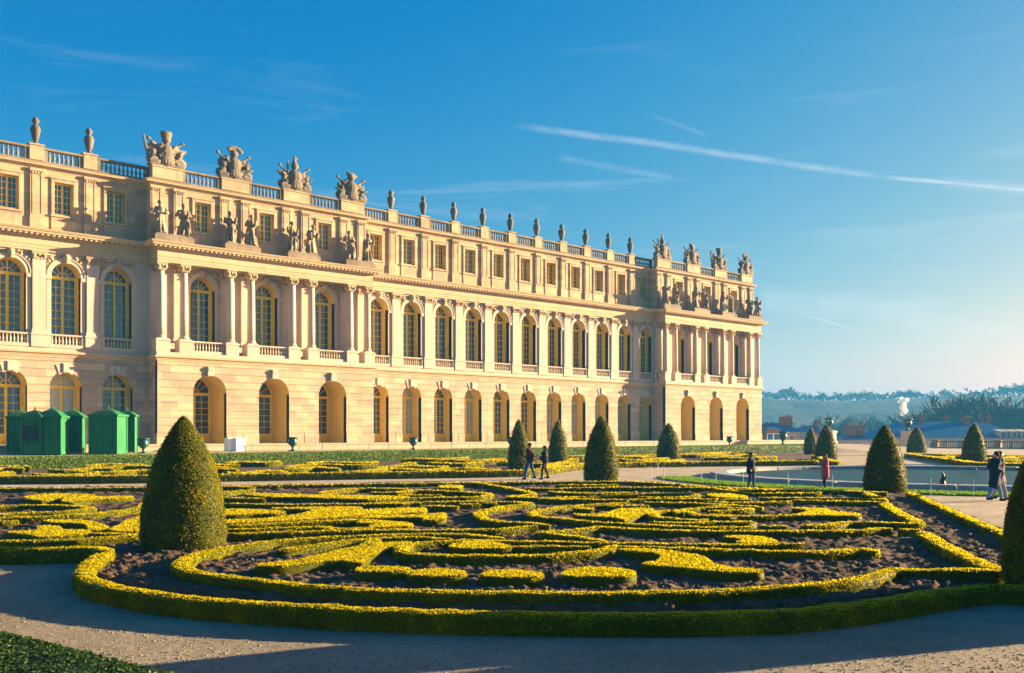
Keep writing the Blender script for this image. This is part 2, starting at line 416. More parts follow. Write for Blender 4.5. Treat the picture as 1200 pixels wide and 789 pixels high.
def arch_ring(mb, c, r0, r1, spring, y0, y1, n=18):
    pts0 = [(c - r0 * math.cos(math.pi*i/n), spring + r0 * math.sin(math.pi*i/n)) for i in range(n+1)]
    pts1 = [(c - r1 * math.cos(math.pi*i/n), spring + r1 * math.sin(math.pi*i/n)) for i in range(n+1)]
    for i in range(n):
        q = [pts0[i], pts0[i+1], pts1[i+1], pts1[i]]
        vs = [(x, y0, z) for x, z in q] + [(x, y1, z) for x, z in q]
        mb.add(vs, [(0,1,2,3),(0,4,5,1),(2,6,7,3)] + ([(3,7,4,0)] if i == 0 else []) + ([(1,5,6,2)] if i == n-1 else []))
Zb = lambda z: B0 + z
COURSES = [Zb(.95 + .655 * i) for i in range(10)] + [Zb(7.18)]
def rustic(mb, a, b, c, hw, spring, y):
    for z0, z1 in zip(COURSES[:-1], COURSES[1:]):
        band(mb, a, b, c, hw, Zb(spring), z0 + .022, z1 - .022, y, y + .07)
    band(mb, a, b, c, hw, Zb(spring), Zb(0) - .3, Zb(7.6), y + .055, y + .5)
    band(mb, a - .03, b + .03, c, hw, Zb(spring), Zb(0) - .3, Zb(.95) - .01, y - .06, y + .08)
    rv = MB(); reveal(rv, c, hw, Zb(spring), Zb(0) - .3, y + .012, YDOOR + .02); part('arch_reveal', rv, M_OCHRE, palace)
# ground floor walls: one pier-and-arch wall per bay
for c in WING:
    mb = MB(); a, b = wing_edges(c); rustic(mb, a, b, c, 1.25, 4.8, YW); part('ground_floor_wall', mb, M_STONE, palace)
for c in PAV:
    mb = MB(); a, b = pav_edges(c); rustic(mb, a, b, c, 1.55, 4.55, YP); part('ground_floor_wall', mb, M_STONE, palace)
for u, sg in ((PL0, -1), (PL1, 1), (PR0, -1), (PR1, 1)):          # returns of the pavilions
    mb = MB(); yb = YW + .05 if u != PR1 else 104
    for z0, z1 in zip(COURSES[:-1], COURSES[1:]):
        mb.box(min(u, u - sg*.07), max(u, u - sg*.07), YP + .002, yb, z0 + .022, z1 - .022)
    mb.box(min(u - sg*.055, u - sg*.4), max(u - sg*.055, u - sg*.4), YP + .3, yb, Zb(-.3), Zb(7.6))
    mb.box(min(u + sg*.06, u - sg*.1), max(u + sg*.06, u - sg*.1), YP - .055, yb, Zb(-.3), Zb(.94))
    part('return_wall', mb, M_STONE, palace)
core = MB().box(U0, PR1 - .5, 86.6, 104, Zb(-.3), Zb(23.0)).box(PR1 - .6, PR1 - .12, YPU, 104, Zb(7.5), Zb(23.0)).box(PR0 + .1, PR1 - .1, 85.95, 86.7, Zb(-.3), Zb(23.)).box(PL0+.1, PL1-.1, 85.95, 86.7, Zb(-.3), Zb(23.))
part('inner_block', core, M_ATTIC, palace)

# string course, entablature, cornices: swept along the whole plan with mitred breaks
def plan(yw, yp, dx): return [(U0, yw), (PL0 - dx, yw), (PL0 - dx, yp), (PL1 + dx, yp), (PL1 + dx, yw), (PR0 - dx, yw), (PR0 - dx, yp), (PR1 + dx, yp), (PR1 + dx, 104)]
def swept(name, path, prof, m=None): return part(name, MB().sweep(path, [(q, Zb(z)) for q, z in prof]), m or M_TRIM, palace)
swept('string_course', plan(YW, YP, 0), [(-.4,7.17),(.05,7.17),(.06,7.30),(.12,7.32),(.13,7.42),(.26,7.46),(.30,7.52),(.30,7.64),(.20,7.66),(-2.3,7.72)])
swept('parapet_plinth', plan(YW - .02, YP - .02, 0), [(-.5,7.66),(.10,7.66),(.10,7.92),(.05,7.95),(-.5,7.95)], M_STONE_PALE)
swept('architrave', plan(YW - .16, YP + .1, -.08), [(-.5,15.75),(.0,15.75),(.0,15.95),(.03,15.96),(.03,16.18),(.07,16.20),(.09,16.30),(.02,16.32),(.02,16.86),(-.5,16.86)], M_TRIM)
swept('main_cornice', plan(YW - .16, YP + .1, -.08), [(-.5,16.84),(.06,16.84),(.10,16.94),(.16,16.96),(.16,17.10),(.66,17.12),(.68,17.26),(.74,17.28),(.82,17.40),(.84,17.46),(-3.2,17.62)])
mod = MB()                                                           # modillions under the cornice
def modrow(a, b, y):
    n = max(1, int(round((b - a) / .42)))
    for i in range(n):
        u = a + (b - a) * (i + .5) / n; mod.box(u - .11, u + .11, y - .58, y - .1, Zb(16.97), Zb(17.115))
modrow(U0, PL0 - .6, YW - .16); modrow(PL0 - .5, PL1 + .5, YP + .1); modrow(PL1 + .6, PR0 - .6, YW - .16); modrow(PR0 - .5, PR1 + .5, YP + .1)
part('modillions', mod, M_TRIM, palace, kind='stuff')
for a, b in ((PL0, PL1), (PR0, PR1)):                                # soffit above the columns
    part('portico_soffit', MB().box(a + .2, b - .2, YP + .45, YPU + .4, Zb(15.8), Zb(16.9)), M_STONE_PALE, palace)
    part('portico_floor', MB().box(a + .1, b - .1, YP + .3, YPU + .4, Zb(7.5), Zb(7.97)), M_STONE_PALE, palace)

# first floor
UH, US = 1.15, 13.88
def upper_wall(c, a, b, y):
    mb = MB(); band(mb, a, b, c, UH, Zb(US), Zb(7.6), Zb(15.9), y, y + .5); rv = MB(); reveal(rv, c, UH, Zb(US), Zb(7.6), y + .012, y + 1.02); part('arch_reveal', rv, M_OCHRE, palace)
    mb.box(c - UH, c + UH, y + .3, y + 1.02, Zb(7.6), Zb(8.32))
    part('first_floor_wall', mb, M_STONE_PALE, palace)
    tr = MB(); arch_ring(tr, c, UH + .0, UH + .30, Zb(US), y - .12, y + .05); arch_ring(tr, c, UH + .3, UH + .38, Zb(US), y - .17, y + .05)
    for sg in (-1, 1):
        x0, x1 = sorted((c + sg * (UH - .0), c + sg * (UH + .48))); tr.bbox(x0, x1, y - .16, y + .03, Zb(13.55), Zb(13.87))
        x0, x1 = sorted((c + sg * (UH + .0), c + sg * (UH + .36))); tr.box(x0, x1, y - .07, y + .03, Zb(8.0), Zb(13.55))
    part('archivolt', tr, M_STONE_PALE, palace)
for c in WING: a, b = wing_edges(c); upper_wall(c, a, b, YW)
for c in PAV: a, b = pav_edges(c); upper_wall(c, a, b, YPU)
# keystones with a carved head, spandrel trophies
ks = MB(); ks.add([(-.20,-.16,-.05),(.20,-.16,-.05),(.30,-.16,.62),(-.30,-.16,.62),(-.20,.06,-.05),(.20,.06,-.05),(.30,.06,.62),(-.30,.06,.62)], [(0,1,2,3),(0,4,5,1),(1,5,6,2),(2,6,7,3),(3,7,4,0)])
ks.ell((0,-.2,.36),(.20,.16,.25)); ks.ell((0,-.22,.56),(.24,.14,.13)); ks.ell((0,-.34,.33),(.05,.08,.07)); ks.ell((-.18,-.17,.45),(.1,.1,.14)); ks.ell((.18,-.17,.45),(.1,.1,.14))
ME_KEY = ks.mesh('keystone', M_ATTIC, True)
kg = MB(); kg.bbox(-.26,.26,-.16,.1,-.12,.66,.04)
kg.add([(-.26,-.06,-.16),(-.52,-.06,-.30),(-.78,-.06,.5),(-.34,-.06,.62),(-.26,.1,-.16),(-.52,.1,-.30),(-.78,.1,.5),(-.34,.1,.62)], [(3,2,1,0),(0,1,5,4),(1,2,6,5),(2,3,7,6),(3,0,4,7)])
kg.add([(.26,-.06,-.16),(.52,-.06,-.30),(.78,-.06,.5),(.34,-.06,.62),(.26,.1,-.16),(.52,.1,-.30),(.78,.1,.5),(.34,.1,.62)], [(0,1,2,3),(4,5,1,0),(5,6,2,1),(6,7,3,2),(7,4,0,3)])
ME_KEYG = kg.mesh('keystone', M_STONE_PALE)
kg2 = MB(); kg2.bbox(-.30,.30,-.2,.1,-.1,.75,.05); kg2.box(-.24,.24,-.26,-.1,.42,.7)
ME_KEYP = kg2.mesh('keystone', M_STONE_PALE)
def spandrel(sd):
    g = random.Random(sd); mb = MB()
    mb.box(-1.5, 1.5, 0.0, .02, 1.56, 1.64)
    for sg in (-1, 1):
        for i in range(15):
            t = g.random(); x = sg * g.uniform(.55, 1.42); z = g.uniform(13.95, 15.6) - US
            rr = math.hypot(x, z)
            if rr < UH + .44 or abs(x) > 1.45: continue
            mb.ell((x, -.03, z), (g.uniform(.07,.2), g.uniform(.06,.13), g.uniform(.08,.22)), 7, 5)
        mb.cap((sg*.75,-.04,1.58),.07,(sg*1.36,-.06,.55),.05,6); mb.cap((sg*1.3,-.04,1.5),.09,(sg*1.1,-.05,1.3),.16,6)
    return mb.mesh('spandrel_relief', M_ATTIC, True)
ME_SP = [spandrel(i) for i in range(4)]
for i, c in enumerate(WING):
    place('keystone', ME_KEY, (c, YW - .05, Zb(US + UH)), palace); place('spandrel_relief', ME_SP[i % 4], (c, YW - .01, Zb(US)), palace)
    place('keystone', ME_KEYG, (c, YW, Zb(6.05)), palace)
for i, c in enumerate(PAV):
    place('keystone', ME_KEY, (c, YPU - .05, Zb(US + UH)), palace); place('spandrel_relief', ME_SP[(i + 1) % 4], (c, YPU - .01, Zb(US)), palace)
    place('keystone', ME_KEYP, (c, YP, Zb(6.1)), palace)

# columns, pilasters
sh = [(.50,0),(.50,.12),(.44,.13),(.47,.20),(.44,.28),(.39,.30),(.40,.38),(.365,.42)]
sh = [(r, z) for r, z in sh]
shaft = MB().lathe([(.36,.40),(.362,2.0),(.35,3.6),(.325,5.2),(.305,6.02)], n=20, flute=0)
ME_SHAFT = shaft.mesh('column', M_STONE_PALE, True)
cb = MB().lathe(sh, n=20); cb.box(-.52,.52,-.52,.52,-.02,.10)
ME_CBASE = cb.mesh('column_base', M_STONE_PALE)
def capital_mb(w, d, fl):
    mb = MB(); mb.lathe([(.31,5.98),(.34,6.02),(.33,6.10),(.40,6.2),(.44,6.34)], n=16) if not fl else mb.box(-w+.08, w-.08, -d, .05, 5.98, 6.34)
    for sx in (-1, 1):
        for sy in ((-1, 1) if not fl else (-1,)):
            y = sy * (.34 if not fl else d)
            mb.cap((sx*(w-.1), y - .08, 6.30), .17, (sx*(w-.1), y + .08, 6.30), .17, 10, 1)
            mb.ell((sx*.14, y, 6.12), (.12,.09,.14), 8, 6)
    for k in range(7): mb.ell((-w+.1 + (2*w-.2)*k/6, -d - .02 if fl else -.36, 6.08), (.07,.07,.12), 6, 5)
    mb.ell((0, -d-.06 if fl else -.42, 6.40), (.12,.08,.12), 8, 6)
    mb.box(-w-.04, w+.04, (-d-.12 if fl else -w-.04), (.05 if fl else w+.04), 6.42, 6.56); mb.box(-w-.09, w+.09, (-d-.16 if fl else -w-.09), (.05 if fl else w+.09), 6.56, 6.70)
    return mb
ME_CAP = capital_mb(.40, .4, False).mesh('capital', M_ATTIC, False); ME_PCAP = capital_mb(.50, .16, True).mesh('capital', M_ATTIC, False)
for u in COLS:
    co = place('column', ME_SHAFT, (u, YP + .45, Zb(9.05)), palace)
    place('capital', ME_CAP, (u, YP + .45, Zb(9.06)), co); place('column_base', ME_CBASE, (u, YP + .45, Zb(9.05)), co)
    part('pedestal', MB().bbox(u - .62, u + .62, YP - .06, YP + 1.0, Zb(7.94), Zb(8.9), .02).bbox(u - .67, u + .67, YP - .11, YP + 1.05, Zb(8.9), Zb(9.05), .03), M_STONE_PALE, palace)
pil = MB().box(-.50,.50,-.20,.05,.35,6.0).box(-.58,.58,-.27,.05,0,.22).box(-.54,.54,-.24,.05,.22,.36)
ME_PIL = pil.mesh('pilaster', M_STONE_PALE)
PIERS = sorted({round((a + b) / 2, 3) for a, b in zip(WING[:-1], WING[1:]) if b - a < 5} | {WING[0] - 2.11})
PIERS_IN = [p for p in PIERS if p > 54.5 and p < 99.5 or p < 31]
for u, y in [(p, YW) for p in PIERS_IN] + [(u, YPU) for u in COLS]:
    pl_ = place('pilaster', ME_PIL, (u, y, Zb(9.05)), palace); place('capital', ME_PCAP, (u, y, Zb(9.06)), pl_)
    if y == YW: part('pedestal', MB().bbox(u - .64, u + .64, y - .24, y + .05, Zb(7.94), Zb(8.9), .02).bbox(u - .68, u + .68, y - .29, y + .05, Zb(8.9), Zb(9.05), .03), M_STONE_PALE, palace)
# window balustrades
def baluster(mb, u, y, z, h, r=.075, n=8):
    s_ = h / .62; mb.lathe([(r*1.0,0),(r,.06*s_),(r*.55,.10*s_),(r*1.15,.24*s_),(r*.95,.34*s_),(r*.5,.46*s_),(r*.6,.54*s_),(r,.56*s_),(r,.62*s_)], (u, y, z), n)
def balustrade(mbb, a, b, y, z0, z1, pitch=.27, r=.075):
    n = max(2, int(round((b - a) / pitch)))
    for i in range(n): baluster(mbb, a + (b - a) * (i + .5) / n, y, z0, z1 - z0, r)
for c in WING + PAV:
    w = 1.42 if c in WING else 1.75; y = YW - .06 if c in WING else YP + .2
    q = part('window_balustrade', MB().bbox(c - w, c + w, y - .14, y + .2, Zb(8.92), Zb(9.06), .03).bbox(c - w, c + w, y - .12, y + .18, Zb(7.93), Zb(8.22), .02)
         .box(c - w, c - w + .2, y - .1, y + .16, Zb(8.2), Zb(8.94)).box(c + w - .2, c + w, y - .1, y + .16, Zb(8.2), Zb(8.94)), M_STONE_PALE, palace)
    mb = MB(); balustrade(mb, c - w + .2, c + w - .2, y + .03, Zb(8.22), Zb(8.92)); part('balusters', mb, M_STONE_PALE, q, True, 'stuff')

# windows and doors: frame and glass, all recessed
def french(hw, spring, z0, cols, rows, panel=0.0, rail=True):
    """arched french window, local origin at the middle of the sill; returns (frame, glass) meshes"""
    fr = MB(); S_ = spring - z0; e = .10
    e = .13
    for sg in (-1, 1):
        x0, x1 = sorted((sg * hw, sg * (hw - e))); fr.box(x0, x1, -.07, .06, 0, S_)
        x0, x1 = sorted((sg * .0, sg * .11)); fr.box(x0, x1, -.075, .06, 0, S_)
        x0, x1 = sorted((sg * (hw - e), sg * (hw - e - .07))); fr.box(x0, x1, -.05, .05, 0, S_)
    arch_ring(fr, 0, hw - .13, hw, S_, -.07, .06, 16)
    fr.box(-hw, hw, -.10, .06, S_ - .16, S_ + .10); fr.box(-hw, hw, -.05, .05, 0, max(.22, panel))
    if panel: 
        for sg in (-1, 1): fr.bbox(sg*hw*.5 - hw*.34, sg*hw*.5 + hw*.34, -.085, -.04, .18, panel - .12, .02)
    zb = max(.22, panel); zt = S_ - .16
    for j in range(1, rows): z = zb + (zt - zb) * j / rows; fr.box(-hw + e, hw - e, -.035, .03, z - .022, z + .022)
    for i in range(cols):
        if i * 2 == cols: continue
        x = -hw + e + 2 * (hw - e) * i / cols
        if i: fr.box(x - .02, x + .02, -.037, .03, zb, zt)
    fr.box(-.05, .05, -.06, .05, S_, S_ + hw - .1)
    for a in (.19, .34, .66, .81):
        t = math.pi * a; fr.cap((math.cos(t)*.42, 0, S_ + math.sin(t)*.42), .03, (math.cos(t)*(hw-.1), 0, S_ + math.sin(t)*(hw-.1)), .03, 5, 1)
    arch_ring(fr, 0, .40, .46, S_, -.03, .03, 10)
    gl = MB(); n = 14
    poly = [(-hw, 0), (hw, 0), (hw, S_)] + [(hw * math.cos(math.pi * i / n), S_ + hw * math.sin(math.pi * i / n)) for i in range(1, n)] + [(-hw, S_)]
    gl.extrude_y(poly, .02, .05)
    return fr.mesh('frame', M_GILT), gl
FU, GU = french(UH, Zb(US), Zb(8.3), 4, 8)
FW, GW = french(1.25, Zb(4.8), Zb(0), 4, 6, .9)
FP, GP = french(1.55, Zb(4.55), Zb(0), 4, 6, .9)
def gm(g, m): return g.mesh('glass', m)
GLU = [gm(GU, m) for m in (M_GLASS, M_GLASS_B, M_GLASS, M_GLASS_C)]; GLW = [gm(GW, m) for m in (M_GLASS_SHUT, M_GLASS_SHUT, M_GLASS_B)]; GLP = [gm(GP, m) for m in (M_GLASS, M_GLASS_C, M_GLASS_B)]
GP_ = random.Random(31)
def window(name, fr, gl, loc):
    w = place(name, fr, loc, palace); place('glass', gl, loc, w); return w
for i, c in enumerate(WING):
    window('arched_window', FU, GP_.choice(GLU), (c, YW + .95, Zb(8.3))); window('arched_door', FW, GP_.choice(GLW), (c, YDOOR - .05, Zb(0)))
for i, c in enumerate(PAV):
    window('arched_window', FU, GP_.choice(GLU), (c, YPU + .95, Zb(8.3))); window('arched_door', FP, GP_.choice(GLP), (c, YDOOR - .05, Zb(0)))

# attic storey
AW, A0, A1 = .74, 19.1, 21.72
def attic_bay(c, a, b, y):
    mb = MB(); mb.box(a, c - AW, y, y + .6, Zb(17.3), Zb(22.9)); mb.box(c + AW, b, y, y + .6, Zb(17.3), Zb(22.9))
    mb.box(c - AW, c + AW, y, y + .6, Zb(17.3), Zb(A0)); mb.box(c - AW, c + AW, y, y + .6, Zb(A1), Zb(22.9))
    part('attic_wall', mb, M_ATTIC, palace)
    t = MB(); e = .26
    t.bbox(c - AW - e, c - AW, y - .10, y + .02, Zb(A0 - .1), Zb(A1 + e), .03); t.bbox(c + AW, c + AW + e, y - .10, y + .02, Zb(A0 - .1), Zb(A1 + e), .03)
    t.bbox(c - AW, c + AW, y - .10, y + .02, Zb(A1), Zb(A1 + e), .03); t.bbox(c - AW - e - .1, c + AW + e + .1, y - .16, y + .02, Zb(A1 + e), Zb(A1 + e + .12), .03)
    t.bbox(c - AW - e - .06, c + AW + e + .06, y - .17, y + .3, Zb(A0 - .26), Zb(A0 - .08), .03)
    t.bbox(c - AW - e, c + AW + e, y - .07, y + .02, Zb(17.7), Zb(A0 - .28), .02)
    part('window_surround', t, M_ATTIC, palace)
fa = MB(); fa.box(-AW,-AW+.1,-.06,.06,0,A1-A0).box(AW-.1,AW,-.06,.06,0,A1-A0).box(-.08,.08,-.07,.06,.0,A1-A0).box(-AW,AW,-.05,.05,0,.12).box(-AW,AW,-.05,.05,A1-A0-.1,A1-A0)
for j in range(1, 5): z = (A1 - A0) * j / 5; fa.box(-AW + .1, AW - .1, -.035, .03, z - .022, z + .022)
for x in (-.37, .37): fa.box(x - .02, x + .02, -.037, .03, .1, A1 - A0 - .1)
FA = fa.mesh('frame', M_GILT); GA = MB().box(-AW, AW, .02, .05, 0, A1 - A0).mesh('glass', M_GLASS); GA3 = MB().box(-AW, AW, .02, .05, 0, A1 - A0).mesh('glass', M_GLASS_B); GA2 = MB().box(-AW, AW, .02, .05, 0, A1 - A0).mesh('glass', M_GLASS_SHUT)
ATT = [(c, *wing_edges(c), YWA) for c in WING] + [(c, *pav_edges(c), YPU) for c in PAV]
for i, (c, a, b, y) in enumerate(ATT):
    attic_bay(c, a, b, y); window('attic_window', FA, GP_.choice((GA, GA, GA3)), (c, y + .42, Zb(A0)))
for u, yb in ((PL0, YWA + .4), (PL1, YWA + .4), (PR0, YWA + .4), (PR1, 104)):
    sg = -1 if u in (PL0, PR0) else 1
    part('attic_return', MB().box(min(u - sg*.004, u - sg*.3), max(u - sg*.004, u - sg*.3), YPU + .004, yb, Zb(17.3), Zb(22.9)), M_ATTIC, palace)
ap = MB().box(-.5,.5,-.16,.03,1.05,4.75).box(-.56,.56,-.24,.03,0,.95).box(-.53,.53,-.2,.03,.95,1.06).bbox(-.56,.56,-.24,.03,4.75,5.0,.03).box(-.36,-.30,-.19,-.1,1.3,4.5).box(.30,.36,-.19,-.1,1.3,4.5).box(-.36,.36,-.19,-.1,4.44,4.5).box(-.36,.36,-.19,-.1,1.25,1.31)
for k in range(4): ap.ell((-.33+.22*k,-.2,4.62),(.1,.09,.1),6,5)
ME_AP = ap.mesh('attic_pilaster', M_ATTIC)
for u in PIERS_IN: place('attic_pilaster', ME_AP, (u, YWA, Zb(17.6)), palace)
for u in COLS: place('attic_pilaster', ME_AP, (u, YPU, Zb(17.6)), palace)
aplan = plan(YWA, YPU, 0)
swept('roof_cornice', aplan, [(-.3,22.55),(.04,22.55),(.06,22.68),(.16,22.72),(.2,22.80),(.44,22.84),(.46,22.94),(.54,23.05),(-2.5,23.10)])
swept('roof_parapet_base', plan(YWA + .05, YPU + .05, 0), [(-.45,23.05),(.08,23.05),(.08,23.28),(.03,23.32),(-.45,23.32)], M_STATUE)
part('roof', MB().box(U0, PR1 - .2, YWA + .6, 104, Zb(22.9), Zb(23.08)), M_LEAD, palace)
# roof balustrade: pedestals, rails and balusters between them
VP = PIERS_IN; TP = [c + a for c in PAVC for a in (-9.5, -3.13, 3.13, 9.5)]
def roof_ped(u, y, hw, z1): part('roof_pedestal', MB().bbox(u - hw, u + hw, y - .10, y + .62, Zb(23.3), Zb(z1 - .14), .02).bbox(u - hw - .07, u + hw + .07, y - .18, y + .7, Zb(z1 - .14), Zb(z1), .03), M_ATTIC, palace)
for u in VP: roof_ped(u, YWA, .55, 24.62)
for u in TP: roof_ped(u, YPU, 1.35, 24.40)
def rail_run(a, b, y):
    q = part('roof_balustrade', MB().bbox(a, b, y - .08, y + .4, Zb(24.22), Zb(24.42), .04).box(a, a + .32, y, y + .34, Zb(23.3), Zb(24.24)).box(b - .32, b, y, y + .34, Zb(23.3), Zb(24.24)), M_STATUE, palace)
    mb = MB(); balustrade(mb, a + .32, b - .32, y + .17, Zb(23.32), Zb(24.22), .36, .11); part('balusters', mb, M_STATUE, q, True, 'stuff')
lw = [p for p in VP if p < 32]; mw = [p for p in VP if p > 32]
for pts, y, hw in ((lw + [PL0 + .45 + .55], YWA, .55), ([PL1 - .5 - .55] + mw + [PR0 + .5 + .55], YWA, .55)):
    for a, b in zip(pts[:-1], pts[1:]): rail_run(max(a + hw, U0), b - hw, y)
for g0 in (TP[:4], TP[4:]):
    for a, b in zip(g0[:-1], g0[1:]): rail_run(a + 1.35, b - 1.35, YPU)

# statues, trophies and vases stand on the palace: things of their own
def stone_figure(sd):
    g = random.Random(sd); mb = MB(); lean = g.uniform(-.06, .06); tw = g.choice((-1, 1))
    hip = Vector((tw * .07, 0, 1.30)); ch = Vector((-tw * .03 + lean, -.02, 1.95)); hd = Vector((lean * 1.6 + g.uniform(-.05, .05), -.08, 2.47))
    mb.box(-.36,.36,-.34,.34,0,.10)
    for sx in (-1, 1):
        kn = Vector((sx * .15 + tw * .05, -.12 if sx == tw else .0, .72)); mb.cap((sx*.17, -.05 if sx == tw else .05, .12), .10, kn, .14, 8); mb.cap(kn, .15, hip + Vector((sx*.1, 0, 0)), .21, 8)
    mb.cap(hip, .27, ch, .26, 12); mb.cap(ch + Vector((-.2, 0, .1)), .13, ch + Vector((.2, 0, .1)), .13, 8)
    mb.cap(ch, .14, hd - Vector((0, 0, .16)), .09, 8); mb.ell(hd, (.145, .165, .20)); mb.ell(hd + Vector((0, .06, .06)), (.17, .16, .17))
    if g.random() < .4: mb.ell(hd + Vector((0, .0, .2)), (.10, .2, .14))
    for i in range(11):                              # drapery folds
        a = g.uniform(0, 6.28); r = g.uniform(.20, .32); x = r * math.cos(a) * 1.05; y = r * math.sin(a) * .85
        mb.cap((x * 1.25, y * 1.25, .08), g.uniform(.06, .10), (x * .8 + hip.x, y * .8, g.uniform(1.2, 1.75)), .06, 6)
    mb.cap((-tw*.34, .05, 1.75), .09, (tw*.30, -.22, 1.05), .12, 7); mb.cap((tw*.30, -.22, 1.05), .12, (tw*.42, .0, .30), .08, 7)
    for sx in (-1, 1):
        sh_ = ch + Vector((sx * .30, 0, .10)); k = g.choice((0, 2))
        el = sh_ + (Vector((sx*.16, -.08, -.42)), Vector((sx*.26, -.14, -.30)), Vector((sx*.12, -.2, -.38)))[k]
        ha = el + (Vector((-sx*.22, -.28, .05)), Vector((sx*.12, -.28, .25)), Vector((-sx*.2, -.22, .25)))[k]
        mb.cap(sh_, .12, el, .09, 8); mb.cap(el, .09, ha, .07, 8); mb.ell(ha, (.08, .08, .08), 8, 6)
        if g.random() < .5: mb.cap(ha + Vector((0, 0, -.3)), .09, ha + Vector((sx*.04, -.04, .15)), .10, 6)
    mb.cap((-tw*.3, .16, .1), .2, (-tw*.26, .14, .8), .12, 8)
    return remesh(mb, 'statue', M_STATUE, .045, it=1)
ME_ST = [stone_figure(s) for s in (3, 11, 21, 34, 47, 52, 66, 78)]
ORD = 'first second third fourth fifth sixth seventh eighth ninth tenth'.split()
for k, (p, side) in enumerate(((PAVC[0], 'near pavilion cornice, counting from the green huts'), (PAVC[1], 'far pavilion cornice, counting from the near pavilion'))):
    for j, a in enumerate((-9.5, -3.13, 3.13, 9.5)):
        part('statue_plinth', MB().bbox(p + a - 1.75, p + a + 1.75, YP - .06, YP + 1.05, Zb(17.5), Zb(18.05), .03).bbox(p + a - 1.6, p + a + 1.6, YP + .02, YP + .95, Zb(18.05), Zb(18.22), .03), M_STATUE, palace)
        for i, b in enumerate((-1.03, 1.03)):
            me = ME_ST[(j * 2 + i + 3 * k) % 8]
            o = link('statue', me, (p + a + b, YP + .45, Zb(18.22)), None, random.uniform(-.5, .5)); o.scale = (1.3, 1.2, 1.08)
            tag(o, ORD[j*2+i] + ' draped stone statue along the ' + side, 'statue', 'statues over the near pavilion' if k == 0 else 'statues over the far pavilion')
def trophy(sd):
    g = random.Random(sd); mb = MB(); mb.box(-1.05, 1.05, -.4, .4, 0, .16)
    mb.cap((0,0,.5), .42, (0,-.02,1.25), .50, 12); mb.cap((0,0,.2), .5, (0,0,.6), .42, 10)        # cuirass on its stump
    for i in range(7): a = -.9 + .3*i; mb.cap((.45*math.sin(a), -.42*math.cos(a), .66), .10, (.55*math.sin(a), -.5*math.cos(a), .22), .08, 6)
    for sx in (-1, 1): mb.ell((sx*.52, 0, 1.42), (.22,.24,.20)); mb.cap((sx*.55,0,1.35),.14,(sx*.66,-.1,1.0),.13,8)
    mb.cap((0,0,1.6), .17, (0,0,1.8), .15, 8); mb.ell((0,-.04,2.02), (.27,.31,.30))
    v = sd % 4
    if v == 0: mb.lathe([(.28,0),(.34,.18),(.36,.42),(.30,.46)], (0,0,2.18), 14); mb.cap((-1.0,.0,.3),.12,(-1.35,0,2.15),.07,7); mb.ell((-.82,-.05,1.62),(.17,.17,.2))
    elif v == 1: 
        for i in range(9): a = math.pi*(.1+.75*i/8); mb.ell((.06+.42*math.cos(a), .0, 2.16+.36*math.sin(a)), (.17,.13,.16))
    elif v == 2: mb.ell((0,0,2.34),(.16,.16,.2)); mb.cap((0,0,2.3),.08,(.02,0,2.78),.1,7); mb.cap((-.14,0,2.62),.07,(.16,0,2.62),.07,6); mb.cap((-.45,.1,1.6),.06,(-.45,.1,2.35),.09,6)
    else: mb.ell((0,0,2.28),(.34,.24,.2)); mb.ell((.2,0,2.2),(.3,.15,.16)); mb.ell((-.22,0,2.36),(.16,.14,.14))
    for sx in (-1, 1):                                 # flags, shields and bound figures leaning on the armour
        for i in range(4):
            a = g.uniform(.25, .85); r = g.uniform(1.1, 1.55)
            p1 = Vector((sx * math.sin(a) * r, g.uniform(-.15,.2), .35 + math.cos(a) * r)); mb.cap((sx*.3, .05, .35), .08, p1, g.uniform(.05,.09), 6)
            if i < 3: mb.ell(p1 * .92, (g.uniform(.12,.2), .10, g.uniform(.2,.32)), 9, 7, Vector((0,0,1)).rotation_difference(Vector((sx*math.sin(a),0,math.cos(a)))).to_matrix())
        mb.ell((sx*.78,-.12,.5), (.30,.24,.40)); mb.ell((sx*.8,-.16,1.02), (.17,.18,.20)); mb.cap((sx*.7,-.25,.75),.10,(sx*1.02,-.3,.35),.09,7); mb.cap((sx*.55,-.34,.3),.14,(sx*1.0,-.3,.24),.12,7)
        mb.ell((sx*1.05,-.05,.45),(.16,.2,.28)); mb.ell((sx*.62,.05,1.35),(.22,.2,.34)); mb.ell((sx*.92,.0,1.3),(.15,.14,.22)); mb.cap((sx*.5,.1,1.5),.1,(sx*1.0,.1,1.95),.07,7); mb.ell((sx*1.02,.08,1.98),(.14,.1,.12))
    for i in range(46):                                # feathers, straps, palm leaves
        a = g.uniform(-1.15, 1.15); r = g.uniform(.55, 1.5); x = math.sin(a) * r * .85; z = .3 + math.cos(a) * r * .9
        if abs(x) < .3 and z > 1.6: continue
        rot = Vector((0,0,1)).rotation_difference(Vector((math.sin(a) + g.uniform(-.4,.4), g.uniform(-.3,.3), math.cos(a)))).to_matrix()
        mb.ell((x, g.uniform(-.42, .1), z), (g.uniform(.05,.10), .08, g.uniform(.12,.26)), 6, 5, rot)
    return remesh(mb, 'roof_trophy', M_VASE, .045, it=0)
ME_TR = [trophy(s) for s in range(4)]
TL = ['helmeted armour with a tall square crest', 'armour with a curling plumed helmet', 'armour topped by a small cross finial', 'armour with a low heaped helmet']
for k, p in enumerate(PAVC):
    for j, a in enumerate((-9.5, -3.13, 3.13, 9.5)):
        o = link('roof_trophy', ME_TR[(j + 2 * k) % 4], (p + a, YPU + .26, Zb(24.40))); o.scale = (1.5, 1.05, 1.2)
        tag(o, 'carved stone trophy of ' + TL[(j + 2 * k) % 4] + (', roof of near pavilion' if k == 0 else ', roof of far pavilion'), 'trophy', 'trophies on the pavilion roofs')
